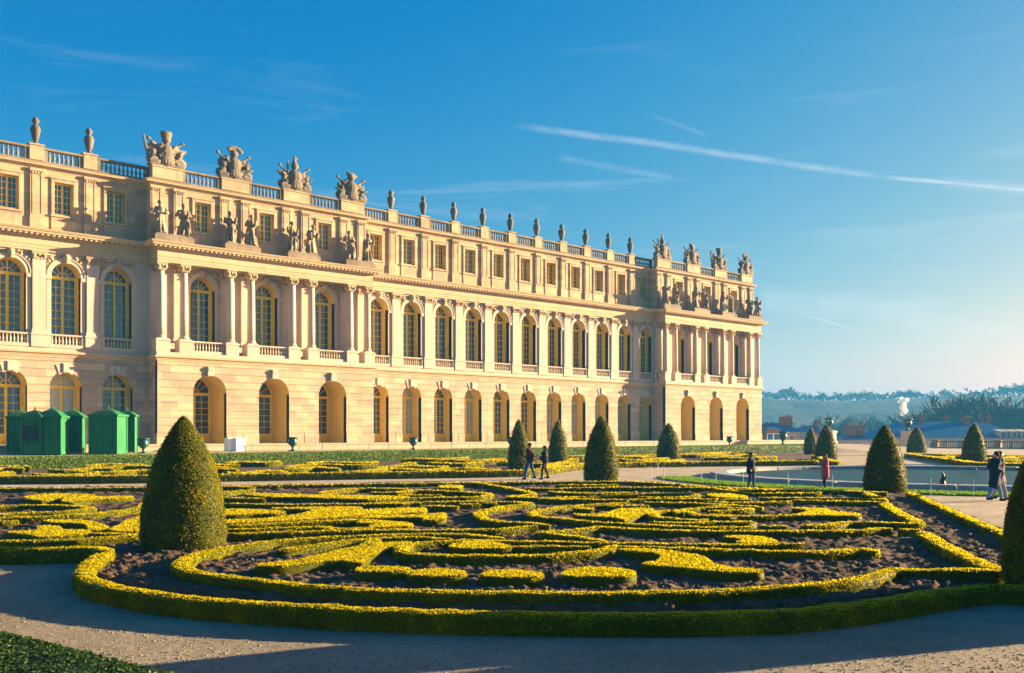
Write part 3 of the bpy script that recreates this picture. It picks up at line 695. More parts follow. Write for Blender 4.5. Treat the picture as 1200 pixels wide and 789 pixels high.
vb = MB().box(-.27,.27,-.27,.27,0,.12).lathe([(.24,.12),(.13,.20),(.12,.26),(.20,.32),(.27,.55),(.37,1.05),(.41,1.26),(.35,1.32),(.33,1.36)], n=18, flute=9, fl=.03)
vl = MB().lathe([(.30,1.34),(.36,1.40),(.30,1.50),(.17,1.58),(.14,1.66),(.24,1.76),(.29,1.90),(.22,2.04),(.13,2.16),(.04,2.26)], n=14, flute=7, fl=.06)
ME_VB, ME_VL = vb.mesh('body', M_VASE, True), vl.mesh('lid', M_VASE, True)
for u in VP:
    o = thing('roof_vase', (u, YWA + .26, Zb(24.62)), ORD[(lw[::-1] if u < 32 else mw).index(u)] + ' sooty stone roof vase ' + ('on the huts side of the near pavilion, counting from it' if u < 32 else 'between the pavilions, counting from the near one'), 'vase', 'vases on the roof balustrade by the huts' if u < 32 else 'vases on the roof balustrade between pavilions')
    o.rotation_euler.z = random.uniform(0, 6.28); o.scale = (random.uniform(.94,1.06),) * 2 + (random.uniform(.97,1.03),)
    link('body', ME_VB, (0,0,0), o); link('lid', ME_VL, (0,0,0), o)

# ------------------------------------------------------------------ ground
def gz(x, y):
    prof = 0.0 if y < 70.9 else (.85 + .1 * sm(71.2, 77.4, y) if y < 77.7 else B0)
    ramp_ = .95 * sm(54, 77, y) + (B0 - .95) * sm(77, 84, y)
    k = sm(110, 116, x); v = prof * (1 - k) + ramp_ * k
    return v * (1 - sm(132, 150, x))
xs = [-140, -60, -20, 0, 20, 40, 60, 80, 100, 108] + list(range(110, 166, 3)) + [166.0]
ys = [-90, -40, 0, 20, 40, 50, 54] + list(range(56, 71, 2)) + [70.9, 71.2, 73, 75, 77.4, 77.69, 77.7, 79, 81, 84, 90, 104, 130, 180]
mb = MB(); nx = len(xs)
mb.add([(x, y, gz(x, y)) for y in ys for x in xs], [(j*nx+i, j*nx+i+1, (j+1)*nx+i+1, (j+1)*nx+i) for j in range(len(ys)-1) for i in range(nx-1)])
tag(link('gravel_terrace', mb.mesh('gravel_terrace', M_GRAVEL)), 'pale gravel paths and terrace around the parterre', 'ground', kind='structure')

# ------------------------------------------------------------------ planting helpers
def tri(F): return np.concatenate([F[:, [0,1,2]], F[:, [0,2,3]]])
def catmull(P, step, closed=False):
    P = [Vector(p) for p in P]
    if len(P) == 2 and not closed:
        n = max(2, int((P[1]-P[0]).length / step)); return [P[0].lerp(P[1], i / n) for i in range(n + 1)]
    out = []; n = len(P); rngs = range(n if closed else n - 1)
    for i in rngs:
        a, b, c, d = (P[(i-1) % n] if closed or i > 0 else P[0]*2-P[1]), P[i], P[(i+1) % n], (P[(i+2) % n] if closed or i + 2 < n else P[i+1]*2-P[i])
        k = max(1, int((c - b).length / step))
        for j in range(k):
            t = j / k; out.append(.5 * ((2*b) + (c-a)*t + (2*a-5*b+4*c-d)*t*t + (3*b-a-3*c+d)*t**3))
    if not closed: out.append(P[-1])
    return out
def leafsize(x, y, k=.0026, lo=.026, hi=.16): return min(hi, max(lo, depth(x, y) * k))
SEED = [100]
def finish(name, V, F, rn, mat_, label, cat, group, loc=None):
    o = link(name, npmesh(name, V, F, mat_, False, rn)); return tag(o, label, cat, group)
def hedge_ribbon(P, w, h, name, label, group, mat_=None, z0=0.0, z1f=None, cover=1.08, cat='hedge', lk=.0018, taper=True, lo=.0175):
    """a clipped hedge along a polyline; w may be a list of widths per point"""
    SEED[0] += 1; g = np.random.default_rng(SEED[0]); P = [Vector((p[0], p[1], 0)) for p in P]
    dm = max(6, min(depth(p.x, p.y) for p in P)); step = min(.7, max(.07, dm * .009))
    C = catmull(P, step); C = np.array([tuple(c) for c in C]); n = len(C)
    T = np.gradient(C, axis=0); T /= np.linalg.norm(T, axis=1)[:, None] + 1e-9
    Nn = np.stack([T[:, 1], -T[:, 0], np.zeros(n)], 1)
    ww = np.interp(np.linspace(0, 1, n), np.linspace(0, 1, len(w)), w) if isinstance(w, (list, tuple)) else np.full(n, w)
    if taper: e = np.minimum(np.arange(n), np.arange(n)[::-1]) * step; ww = ww * np.clip(.55 + e / .18, .0, 1)
    hh = np.full(n, h) if z1f is None else np.array([z1f(c[0], c[1]) for c in C])
    sec = [(-.5, -.03), (-.52, .45), (-.51, .86), (-.42, .97), (-.2, 1.0), (0, 1.01), (.2, 1.0), (.42, .97), (.51, .86), (.52, .45), (.5, -.03)]
    m = len(sec); V = np.zeros((n, m, 3))
    for j, (a, b) in enumerate(sec):
        V[:, j] = C + Nn * (a * ww)[:, None]; V[:, j, 2] = z0 + b * hh
    js = .028 * min(1.0, h / .3)
    V += (vnoise(V * 5.5, SEED[0]) - .5)[..., None] * js + g.normal(0, .006, V.shape); V[:, 0, 2] = V[:, -1, 2] = z0 - .03
    V[0, :, :2] = V[0, :, :2] * .25 + C[0, :2] * .75 if taper else V[0, :, :2]; V[-1, :, :2] = V[-1, :, :2] * .25 + C[-1, :2] * .75 if taper else V[-1, :, :2]
    I = np.arange(n * m).reshape(n, m)
    Fq = np.stack([I[:-1, :-1], I[:-1, 1:], I[1:, 1:], I[1:, :-1]], -1).reshape(-1, 4)
    # leaf faces over the sides and top
    i = np.arange(n - 1); dp = np.array([depth(c[0], c[1]) for c in C[:-1]]); ls = np.clip(dp * lk, lo, .12)
    per = 2 * hh[:-1] + ww[:-1]; seg = np.linalg.norm(np.diff(C, axis=0), axis=1)
    cnt = g.poisson(np.clip(seg * per * cover / (ls * ls * .42), 0, 4000)); idx = np.repeat(i, cnt); k = len(idx)
    t = g.random(k)[:, None]; q = g.random(k) * (m - 1); lenf = np.array([.48,.42,.12,.2,.2,.2,.2,.12,.42,.48]); cum = np.concatenate([[0], np.cumsum(lenf)]); 
    q = np.interp(g.random(k) * cum[-1], cum, np.arange(m)); j0 = np.minimum(q.astype(int), m - 2); fq = (q - j0)[:, None]
    A = V[idx, j0] * (1 - fq) + V[idx, j0 + 1] * fq; Bv = V[idx + 1, j0] * (1 - fq) + V[idx + 1, j0 + 1] * fq; Pt = A * (1 - t) + Bv * t
    ex = V[idx, j0 + 1] - V[idx, j0]; nn = np.cross(T[idx], ex); nn /= np.linalg.norm(nn, axis=1)[:, None] + 1e-9
    out = Pt - (C[idx] + np.array([0, 0, z0 + .5 * h])); sgn = np.sign((nn * out).sum(1)); sgn[sgn == 0] = 1; nn *= sgn[:, None]
    LV, LF, lr = leaves(Pt, nn, ls[idx], .65, SEED[0])
    VV = np.concatenate([V.reshape(-1, 3), LV]); FF = np.concatenate([Fq, LF + n * m])
    ntop = np.clip(nn[:, 2], 0, 1); rn = np.concatenate([np.full(len(Fq), .10), np.where(ntop > .6, .45 + .5 * lr, lr * (.58 + .25 * (Pt[:, 2] > z0 + .8 * h)))])   # bronzed leaves; sunlight painted into yellower tops, shade into greener sides
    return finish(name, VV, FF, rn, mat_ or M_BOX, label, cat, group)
def inside(pts, poly):
    x, y = pts[:, 0], pts[:, 1]; r = np.zeros(len(pts), bool); n = len(poly)
    for i in range(n):
        (x0, y0), (x1, y1) = poly[i], poly[i-1]
        c = ((y0 > y) != (y1 > y)) & (x < (x1 - x0) * (y - y0) / ((y1 - y0) if y1 != y0 else 1e-9) + x0); r ^= c
    return r
def hedge_blob(P, h, name, label, group, mat_=None, cover=1.08, cat='hedge', z0=0.0, lk=.0018, lo=.0175, smooth=True):
    """a clipped block of hedge with a free outline"""
    from mathutils.geometry import tessellate_polygon
    SEED[0] += 1; g = np.random.default_rng(SEED[0]); P = [Vector((p[0], p[1], 0)) for p in P]
    dm = max(6, min(depth(p.x, p.y) for p in P)); step = min(.6, max(.07, dm * .009))
    C = catmull(P, step, True) if smooth else [q for a, b in zip(P, P[1:] + P[:1]) for q in catmull([a, b], step)[:-1]]
    n = len(C); A = np.array([(c.x, c.y) for c in C])
    ar = .5 * np.sum(A[:, 0] * np.roll(A[:, 1], -1) - np.roll(A[:, 0], -1) * A[:, 1])
    if ar < 0: A = A[::-1]; ar = -ar
    T = np.roll(A, -1, 0) - np.roll(A, 1, 0); T /= np.linalg.norm(T, axis=1)[:, None] + 1e-9; No = np.stack([T[:, 1], -T[:, 0]], 1)
    lv = [(0, -.03), (.02, .5), (.01, .86), (-.035, .98)]; V = []
    for off, zz in lv: V.append(np.concatenate([A + No * off + g.normal(0, .007, A.shape), np.full((n, 1), z0 + zz * h) + g.normal(0, .006, (n, 1))], 1))
    V = np.concatenate(V); m = len(lv); I = np.arange(n * m).reshape(m, n); Fq = []
    for j in range(m - 1): Fq.append(np.stack([I[j], np.roll(I[j], -1), np.roll(I[j+1], -1), I[j+1]], 1))
    Ft = tri(np.concatenate(Fq)); top = tessellate_polygon([[Vector(v) for v in V[I[-1]]]])
    Ft = np.concatenate([Ft, np.array([[I[-1][k] for k in t] for t in top])])
    ls = leafsize(A[:, 0].mean(), A[:, 1].mean(), lk, lo); lo_, hi_ = A.min(0), A.max(0); K = int(ar * cover / (ls * ls * .42)); 
    bb = np.prod(hi_ - lo_); pts = g.random((int(min(200000, K * bb / max(ar, 1e-3)) + 1), 2)) * (hi_ - lo_) + lo_; pts = pts[inside(pts, A)]
    Pt = np.concatenate([pts, np.full((len(pts), 1), z0 + h)], 1); Nt = np.tile((0, 0, 1.), (len(pts), 1))
    per = np.linalg.norm(np.roll(A, -1, 0) - A, axis=1); ks = int(per.sum() * h * cover / (ls * ls * .42)); ii = g.choice(n, ks, p=per / per.sum()); t = g.random((ks, 1))
    Ps = A[ii] * (1 - t) + np.roll(A, -1, 0)[ii] * t; Pt = np.concatenate([Pt, np.concatenate([Ps, z0 + g.random((ks, 1)) * h], 1)]); Nt = np.concatenate([Nt, np.concatenate([No[ii], np.zeros((ks, 1))], 1)])
    LV, LF, lr = leaves(Pt, Nt, np.full(len(Pt), ls), .65, SEED[0])
    return finish(name, np.concatenate([V, LV]), np.concatenate([Ft, tri(LF) + len(V)]), np.concatenate([np.full(len(Ft), .10)] + [np.where(Nt[:, 2] > .6, .45 + .5 * lr, lr * (.58 + .25 * (Pt[:, 2] > z0 + .8 * h)))] * 2), mat_ or M_BOX, label, cat, group)  # same painted sun on tops and shade on sides as the ribbons

# ------------------------------------------------------------------ the embroidery parterre
HH = .235
REG = {'A': (0, 530, .25), 'B': (230, 540, .20833), 'C': (430, 550, .20833), 'D': (630, 550, .20833), 'E': (830, 550, .20833), 'F': (1000, 550, .2535), 'P': (0, 0, 1)}
def px(*a):
    """'A', (zx, zy), ... enlarged-photo coordinates to photo pixels; a letter switches the enlargement"""
    out = []; r = 'P'
    for q in a:
        if isinstance(q, str): r = q
        else: ox, oy, s_ = REG[r]; out.append((ox + q[0] * s_, oy + q[1] * s_))
    return out
def W_(pts): return [gp(x, y, HH) for x, y in pts]
G_SC = {'front': ('low golden box hedge scroll in the front bed of tilled soil', 'box scrolls in the front bed'),
        'mid': ('low golden box hedge scroll winding through the middle of the parterre', 'box scrolls in the middle of the parterre'),
        'back': ('low golden box hedge band near the gravel path at the parterre back', 'box bands at the back of the parterre'),
        'left': ('low golden box hedge scroll beside the largest topiary cone, toward the green huts', 'box scrolls beside the largest cone'),
        'right': ('low golden box hedge band near the angled corner bed by the pool', 'box bands by the corner bed')}
def st(zone, *a, w=.30, label=None, name='box_hedge', h=None):
    w = [q * .88 for q in w] if isinstance(w, list) else w * .88
    lb, gr = G_SC[zone]; hedge_ribbon([gp(x, y, h or HH) for x, y in px(*a)], w, h or HH, name, label or lb, None if label else gr)
def bl(zone, *a, label=None, name='box_hedge', smooth=True):
    lb, gr = G_SC[zone]; hedge_blob(W_(px(*a)), HH, name, label or lb, None if label else gr, smooth=smooth)
# outer border and second border
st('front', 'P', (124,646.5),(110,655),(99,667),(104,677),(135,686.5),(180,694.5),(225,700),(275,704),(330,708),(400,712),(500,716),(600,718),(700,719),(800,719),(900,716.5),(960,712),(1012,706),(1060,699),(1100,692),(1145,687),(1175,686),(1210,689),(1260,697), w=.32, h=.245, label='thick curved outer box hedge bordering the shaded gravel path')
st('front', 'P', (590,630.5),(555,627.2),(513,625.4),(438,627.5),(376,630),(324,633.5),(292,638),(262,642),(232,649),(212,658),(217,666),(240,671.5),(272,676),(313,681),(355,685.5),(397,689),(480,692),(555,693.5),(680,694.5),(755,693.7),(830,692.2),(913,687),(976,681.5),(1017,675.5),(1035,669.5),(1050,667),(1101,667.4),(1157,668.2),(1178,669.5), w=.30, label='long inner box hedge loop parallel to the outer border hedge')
st('left', 'A', (-300,455),(0,450),(250,447),(450,445),(500,462), w=.34, h=.28, label='straight box hedge edging the shaded path beside the largest cone')
# front bed
st('front', 'D', (446,424),(350,455),(200,470),(0,482),'C',(600,484),(300,477),(190,452),(225,424),(380,407),(600,399),(820,404),(1000,408), w=.30, label='teardrop loop of box hedge enclosing a small box blob')
bl('front', 'C', (460,432),(520,412),(640,404),(790,425),(805,442),(650,446),(520,443), label='small box hedge blob inside the teardrop loop')
st('front', 'C', (820,436),(1000,433),(1200,436),'D',(300,438), w=.24)
for i, q in enumerate(([(905,602),(1000,592),(1180,598),(1192,612),(1100,622),(915,622)],)): bl('front', 'B', *q, label='short box hedge block next to the left beak-shaped scroll'.replace('left ', 'narrow '))
bl('front', 'C', (238,580),(300,563),(440,560),(545,572),(548,592),(440,600),(250,596), label='short box hedge block, second of the four in a row')
bl('front', 'C', (650,582),(720,566),(860,566),(985,585),(975,600),(860,606),(660,602), label='short box hedge block, third of the four in a row')
bl('front', 'D', (150,572),(220,553),(400,552),(536,570),(538,596),(420,603),(160,598), label='largest short box hedge block, last of the four in a row')
bl('front', 'B', (335,584),(560,556),(660,536),(870,486),(1060,460),(1200,455),(1200,466),(1090,480),(965,538),(928,572),(830,562),(740,564),(600,580),(480,592),(350,594), label='beak-shaped box hedge scroll next to the row of short blocks')
st('front', 'B', (455,500),(650,477),(850,450),(1000,440),'C',(0,428),(180,412), w=.30)
bl('front', 'D', (585,530),(660,517),(690,497),(690,477),(600,464),(450,449),(600,447),(800,465),(930,490),(985,530),(1030,540),(1100,552),(1250,563),(1240,580),(1000,572),(850,555),(700,542), label='hooked box hedge scroll with a wide beak and long tail')
st('front', 'D', (450,434),(700,441),(1000,449),'E',(240,455),(600,463),(750,455),(870,447),(950,462), w=[.26,.26,.3,.3,.34,.46], label='long straight box hedge with a rounded thick end')
st('mid', 'C', (1000,404),(1200,411),'D',(400,414),(800,419),(1100,421),'E',(150,422),(300,420),(535,419), w=.26)
bl('right', 'E', (80,376),(200,374),(300,378),(390,405),(300,414),(160,410),(192,394), label='leaf-shaped box hedge spur above the long straight hedge')
# middle
st('mid', 'D', (380,406),(300,390),(180,374),(20,357),(100,350),(250,336),(350,325),(500,331),(700,341),(1000,346),'E',(240,347),(500,347),(850,342),(980,330),(1035,338), w=.30, label='long dark-fronted box hedge running to a hairpin in the middle of the parterre')
st('right', 'E', (1065,336),(1190,342), w=.28)
st('mid', 'D', (520,188),(400,194),(200,206),(60,222),(-30,242),(0,265),(150,276),(300,295),(500,306),(700,316),(900,323),'E',(0,326),(240,323), w=.28, label='wide hairpin of box hedge opening toward the pool')
st('right', 'E', (290,319),(450,323), w=.26); st('right', 'E', (520,319),(700,309),(800,296),(1000,301),(1190,306), w=.28)
st('mid', 'D', (330,206),(500,205),(625,204), w=.28); st('mid', 'D', (205,214),(310,226), w=.4)
bl('mid', 'D', (200,250),(300,254),(400,240),(470,222),(630,220),(642,234),(560,264),(490,284),(468,280),(400,268),(250,262))
st('mid', 'D', (630,297),(880,300),(1000,296),(1200,300),'E',(150,292),(270,298), w=.3)
st('mid', 'D', (960,282),(880,286),(700,271),(645,254),(660,238),(760,231),(900,228), w=.32); st('mid', 'D', (770,242),(860,222),(1000,215),(1200,222),'E',(250,225), w=.28)
st('mid', 'D', (845,236),(920,259),(1100,264),'E',(0,256),(250,263),(420,260), w=.3)
bl('right', 'E', (470,216),(650,222),(730,240),(840,249),(838,262),(600,258),(420,262),(500,250),(560,232), label='leaf-shaped box hedge spur with a long thin tail by the corner bed')
st('right', 'E', (0,236),(120,230),(250,226), w=.3); st('right', 'E', (0,208),(150,203),(305,214), w=.28); st('right', 'E', (0,184),(200,187),(470,182), w=.3)
st('right', 'E', (480,174),(700,180),(985,184), w=.3); st('right', 'E', (290,161),(600,162),(985,168), w=.26)
bl('right', 'E', (0,128),(100,137),(215,152),(190,164),(60,158),(0,146)); st('right', 'E', (100,126),(300,136),(640,132), w=.26); st('back', 'E', (100,112),(300,115),(500,119),(870,126), w=.28)
# angled edge toward the pool corner
st('right', 'E', (885,130),(990,171), w=.34, label='short angled box hedge beside the broad cone at the pool corner')
st('right', 'E', (985,190),(1070,240),(1190,302), w=.34, label='diagonal box hedge between soil bed and corner bed, pool end'); st('right', 'F', (318,290),(450,364),(620,444),(690,466), w=.36, label='diagonal box hedge between soil bed and corner bed, path end')
st('right', 'F', (262,108),(400,168),(560,238),(695,294),(900,400), w=.30, label='diagonal outer box hedge edging the sunny path by the walking couple')
# back rows
for q in ([(100,91),(250,89),(450,86)], [(120,106),(600,102),(1000,106)], [(60,126),(250,136),(560,131)], [(0,166),(400,172),(700,167),(1200,172)], [(600,186),(850,190),(1100,202)], [(1000,111),(1200,131)]): st('back', 'D', *q, w=.28)
st('back', 'D', (100,156),(250,156),(560,141),(800,136),(900,146),(800,157),(560,157), w=.28); bl('back', 'D', (980,131),(1060,138),(1180,158),(1100,162),(1000,150))
for q in ([(0,106),(230,111)], [(170,146),(420,146)], [(890,106),(1100,111)], [(1020,126),(1200,136)], [(1060,156),(1200,156)], [(620,76),(690,86),(800,106),(900,126),(930,140),(800,156),(1000,161),(1200,165)]): st('back', 'C', *q, w=.28)
st('back', 'C', (0,175),(300,161),(600,156),(690,139),(560,130),(300,117),(150,131),(20,132), w=.3); bl('back', 'C', (405,96),(460,90),(535,94),(520,106),(430,106))
st('mid', 'C', (0,191),(300,186),(560,181),(830,186),(920,193),(770,210),(640,240),(640,266),(720,291),(900,301),(1030,313), w=.30, label='box hedge doubling back in a round hairpin at the parterre centre')
bl('mid', 'C', (0,240),(200,226),(318,216),(318,240),(150,248),(0,250)); st('mid', 'C', (300,207),(400,206),(515,210), w=.42); st('mid', 'C', (520,196),(640,196), w=.36); st('mid', 'C', (650,191),(730,193), w=.32)
bl('mid', 'C', (0,265),(300,256),(430,246),(445,262),(430,282),(320,285),(300,270),(0,275)); bl('mid', 'C', (-40,290),(100,290),(240,303),(235,322),(60,320),(110,306),(-40,302))
st('mid', 'C', (-100,346),(0,341),(500,341),(750,336),(900,321),(960,321), w=.28); st('mid', 'C', (0,387),(300,384),(480,392), w=.26)
for q in ([(130,181),(240,170),(330,161)], [(130,141),(330,151)], [(150,211),(390,213)], [(150,241),(550,246),(1200,241)], [(985,181),(1130,179),(1180,186)]): st('back', 'B', *q, w=.28)
st('back', 'B', (690,182),(800,166),(950,156),(1190,161), w=.32); bl('back', 'B', (280,188),(430,186),(700,194),(900,196),(1200,204),(1000,216),(760,213),(600,206),(420,204))
bl('mid', 'B', (160,276),(320,274),(485,283),(480,296),(330,300),(170,306)); bl('mid', 'B', (170,334),(400,324),(600,296),(640,274),(420,268),(700,260),(930,262),(900,276),(1200,266),(1200,292),(900,312),(500,338),(180,352))
st('mid', 'B', (180,366),(500,351),(900,334),(1040,345),(1000,372),(1200,366), w=.32); st('mid', 'B', (180,387),(450,379),(700,372),(800,384),(1000,378), w=.28); st('mid', 'B', (170,409),(500,401),(900,391),(1200,386), w=.28)
# bed beside the largest cone
bl('left', 'A', (110,212),(220,196),(430,200),(440,210),(600,206),(612,216),(440,224),(330,234),(290,226),(300,212),(200,226)); st('left', 'A', (-160,260),(0,252),(150,248),(300,250),(425,262),(300,278),(150,284),(-160,296), w=.36)
st('left', 'A', (-160,315),(0,307),(200,301),(400,291),(550,276),(660,256),(678,236), w=.34); bl('left', 'A', (210,318),(400,320),(500,345),(500,358),(420,366),(410,350),(380,334),(260,330)); bl('left', 'A', (30,374),(170,366),(180,346),(280,348),(290,362),(410,366),(412,384),(250,396),(190,400),(150,388))
st('left', 'A', (420,381),(540,382),(660,386), w=.34); bl('left', 'A', (512,362),(560,340),(600,316),(680,302),(680,362),(570,372)); st('left', 'A', (-160,420),(0,415),(300,412),(540,396),(680,388), w=.28); st('left', 'A', (-160,326),(0,324),(90,322), w=.4)
st('back', 'P', (-60,573.6),(0,572.6),(175,571.5),(300,569.2),(430,567.2),(560,565.7),(690,564.5),(760,565.5),(840,571),(1000,576),(1040,577.5), w=.30, label='straight box hedge along the gravel path at the back of the parterre')

# soil: a finely displaced sheet, rougher clods strewn on top
BED = [(-90,576),(0,574),(300,570.5),(690,565.6),(760,566.5),(840,572),(1000,577),(1050,578.5),(1068,578),(1190,630),(1262,665),(1262,694),(1175,687),(1100,693),(1012,707),(900,717.5),(700,720),(500,717),(330,709),(180,695.5),(110,681),(99,670),(110,656),(124,648),(112,644),(-90,645.5)]
def soil():
    yy = [563.0]
    while yy[-1] < 722: yy.append(yy[-1] + .26 + .0036 * (yy[-1] - 563))
    yy = np.array(yy); xx = np.arange(-92, 1266, 3.0); X, Y = np.meshgrid(xx, yy)
    Z = F_PX * EYE / (Y - HY); Xc = (X - CX) / F_PX * Z; wx, wy = Z * CT + Xc * ST, Z * ST - Xc * CT
    q = np.stack([wx, wy, wx * 0], -1)
    h = .02 + .05 * vnoise(q * 2.3, 1) + .07 * vnoise(q * 7, 2) ** 2 + .05 * vnoise(q * 17, 3) ** 2 + .02 * vnoise(q * 40, 4)
    P = np.stack([wx, wy, h], -1); ok = inside(np.stack([X.ravel(), Y.ravel()], 1), BED).reshape(X.shape); P[..., 2][~ok] = -.02
    I = np.arange(X.size).reshape(X.shape); m = ok[:-1, :-1] | ok[1:, 1:] | ok[:-1, 1:] | ok[1:, :-1]
    F = np.stack([I[:-1, :-1], I[1:, :-1], I[1:, 1:], I[:-1, 1:]], -1)[m]
    used = np.unique(F); mp_ = np.zeros(X.size, int); mp_[used] = np.arange(len(used))
    tag(link('soil_bed', npmesh('soil_bed', P.reshape(-1, 3)[used], mp_[F], M_SOIL, True)), 'dark tilled soil between the box hedges', 'soil', kind='structure')
soil()
def clods():
    g = np.random.default_rng(5); V = []; F = []; base = bmesh.new(); bmesh.ops.create_icosphere(base, subdivisions=1, radius=1)
    bv = np.array([v.co[:] for v in base.verts]); bf = np.array([[v.index for v in f.verts] for f in base.faces]); base.free()
    pts = np.stack([g.uniform(-80, 1230, 9500), 575 + 145 * np.sqrt(g.random(9500))], 1); pts = pts[inside(pts, BED)]
    for i, (x, y) in enumerate(pts):
        p = gp(x, y); r = .009 + .032 * g.random() ** 2.4 + .03 * (g.random() < .02); s_ = r * g.uniform(.6, 1.3, 3); rot = g.uniform(0, 6.28)
        v = bv * (1 + g.normal(0, .16, (len(bv), 1))) * s_; c, q = math.cos(rot), math.sin(rot); v = np.stack([v[:, 0]*c - v[:, 1]*q, v[:, 0]*q + v[:, 1]*c, v[:, 2]], 1)
        V.append(v + np.array([p.x, p.y, .07 + r * .3])); F.append(bf + len(bv) * i)
    tag(link('soil_clods', npmesh('soil_clods', np.concatenate(V), np.concatenate(F), M_CLOD)), 'lumps of earth and small stones strewn over the beds', 'clods', kind='stuff')
M_CLOD = ground_mat('earth_clods', ((.3,(.05,.034,.026)), (.55,(.11,.078,.058)), (.72,(.20,.155,.12))), 9.0, 60, .5, .01)
clods()
def litter():
    g = np.random.default_rng(8); n = 2600; pts = np.stack([g.uniform(-60, 1230, n), 575 + 150 * np.sqrt(g.random(n))], 1); ins = inside(pts, BED)
    path = ~ins & (pts[:, 1] > 660) & (g.random(n) < .35); P = np.array([tuple(gp(x, y)) for x, y in pts]); P[:, 2] = np.where(ins, .11, .012); P = P[ins | path]
    V, F, r = leaves(P, np.tile((0, 0, 1.), (len(P), 1)), np.full(len(P), .038), .3, 8)
    tag(link('fallen_leaves', npmesh('fallen_leaves', V, F, M_LITTER, False, r)), 'dry fallen leaves scattered over soil and path', 'leaves', kind='stuff')
def pebbles():
    g = np.random.default_rng(15); n = 9000; pts = np.stack([g.uniform(-20, 1220, n), 660 + 135 * np.sqrt(g.random(n))], 1)
    big = [(x, y + (9 if y > 665 else 4)) for x, y in BED]; pts = pts[~inside(pts, big)]; pts = pts[pts[:, 1] > 655]
    bv = np.array([(1,0,0),(0,1,0),(-1,0,0),(0,-1,0),(0,0,.7),(0,0,-.7)], float); bf = np.array([(0,1,4),(1,2,4),(2,3,4),(3,0,4),(1,0,5),(2,1,5),(3,2,5),(0,3,5)]); V = []; F = []
    for i, (x, y) in enumerate(pts):
        p = gp(x, y); r = .004 + .012 * g.random() ** 2; a = g.uniform(0, 6.28); v = bv * r * g.uniform(.7, 1.3, 3); V.append(np.stack([v[:, 0]*math.cos(a) - v[:, 1]*math.sin(a), v[:, 0]*math.sin(a) + v[:, 1]*math.cos(a), v[:, 2] + r*.2], 1) + np.array([p.x, p.y, 0])); F.append(bf + 6 * i)
    tag(link('loose_pebbles', npmesh('loose_pebbles', np.concatenate(V), np.concatenate(F), M_PEB, False)), 'loose pebbles lying on the gravel path', 'pebbles', kind='stuff')
M_PEB = ground_mat('pebble_stone', ((.3,(.12,.095,.07)), (.5,(.26,.21,.15)), (.7,(.42,.36,.28))), 30.0, 60, .2, .01)
pebbles()
M_LITTER = leafmat('dry_leaves', ((.1,(.10,.06,.03)), (.5,(.22,.14,.06)), (.95,(.34,.26,.14))), .1)
litter()

# ------------------------------------------------------------------ yew cones
def yew(pxx, base, top, width, label, zoff=0.0, z=0.0):
    SEED[0] += 1; g = np.random.default_rng(SEED[0])
    p = gp(pxx, base, z); d = depth(p.x, p.y); R0 = width / 2 * d / F_PX; H = (base - top) * d / F_PX
    p = Vector((p.x, p.y, 0)) * (1 + R0 * .8 / d)                      # the seen foot is the near side of the trunk line
    prof = [(.88,0),(.97,.06),(1.0,.14),(.985,.25),(.93,.38),(.83,.52),(.69,.66),(.50,.79),(.29,.90),(.145,.965),(.03,1.0)]
    ts = np.linspace(0, 1, 44); pr = np.interp(ts, [b for a, b in prof], [a for a, b in prof]); n = 48
    a = np.linspace(0, 2 * np.pi, n, endpoint=False); A, T = np.meshgrid(a, ts); Rr = np.interp(T, ts, pr) * R0
    V = np.stack([Rr * np.cos(A), Rr * np.sin(A), T * H], -1); nz = vnoise(V * 3.2 + SEED[0], 9) - .5; n2_ = vnoise(V * 11 + SEED[0], 10) - .5
    k = 1 + (nz * .05 + n2_ * .04); V[..., 0] *= k; V[..., 1] *= k
    I = np.arange(V.shape[0] * n).reshape(-1, n); F = np.stack([I[:-1], np.roll(I[:-1], -1, 1), np.roll(I[1:], -1, 1), I[1:]], -1).reshape(-1, 4)
    ls = min(.10, max(.020, d * .0013)); area = math.pi * R0 * H * 1.3; K = int(min(70000 if pxx < 1300 else 12000, area * 1.35 / (ls * ls * .42)))
    cum = np.concatenate([[0], np.cumsum((pr[1:] + pr[:-1]) / 2)]); t = np.interp(g.random(K) * cum[-1], cum, ts); aa = g.random(K) * 2 * np.pi
    q0 = np.stack([np.interp(t, ts, pr) * R0 * np.cos(aa), np.interp(t, ts, pr) * R0 * np.sin(aa), t * H], 1)
    kk = 1 + (vnoise(q0 * 3.2 + SEED[0], 9) - .5) * .05 + (vnoise(q0 * 11 + SEED[0], 10) - .5) * .04; q0[:, :2] *= kk[:, None]
    Pt = q0 + g.normal(0, ls * .5, (K, 3)); slope = R0 / H * .6; Nn = np.stack([np.cos(aa), np.sin(aa), np.full(K, .28)], 1); Nn /= np.linalg.norm(Nn, axis=1)[:, None]
    LV, LF, lr = leaves(Pt, Nn, np.full(K, ls), .75, SEED[0])
    me = npmesh('foliage', np.concatenate([V.reshape(-1, 3), LV]), np.concatenate([F, LF + V.shape[0] * n]), M_YEW, False, np.concatenate([np.full(len(F), .12), .12 + .68 * lr]))
    o = thing('topiary_cone', p, label, 'topiary'); link('foliage', me, (0,0,0), o)
    link('trunk', MB().lathe([(.10,-.03),(.075,.25)], n=8).mesh('trunk', M_BARK), (0,0,0), o)
    return o
M_BARK = mat('bark', (.05,.038,.028), .9)
yew(215, 652, 487, 98, 'largest dark clipped yew cone rising from the soil bed, rusty sunlit side')
yew(608, 554, 491, 25, 'slim yew cone behind the man in blue jeans'); yew(654, 546, 492, 22, 'slim yew cone behind the woman in the dark jacket')
yew(704.5, 566, 487, 40, 'tall yew cone at the back hedge between the two walkers and the pool'); yew(783.5, 541, 496, 27, 'small yew cone before the far pavilion corner')
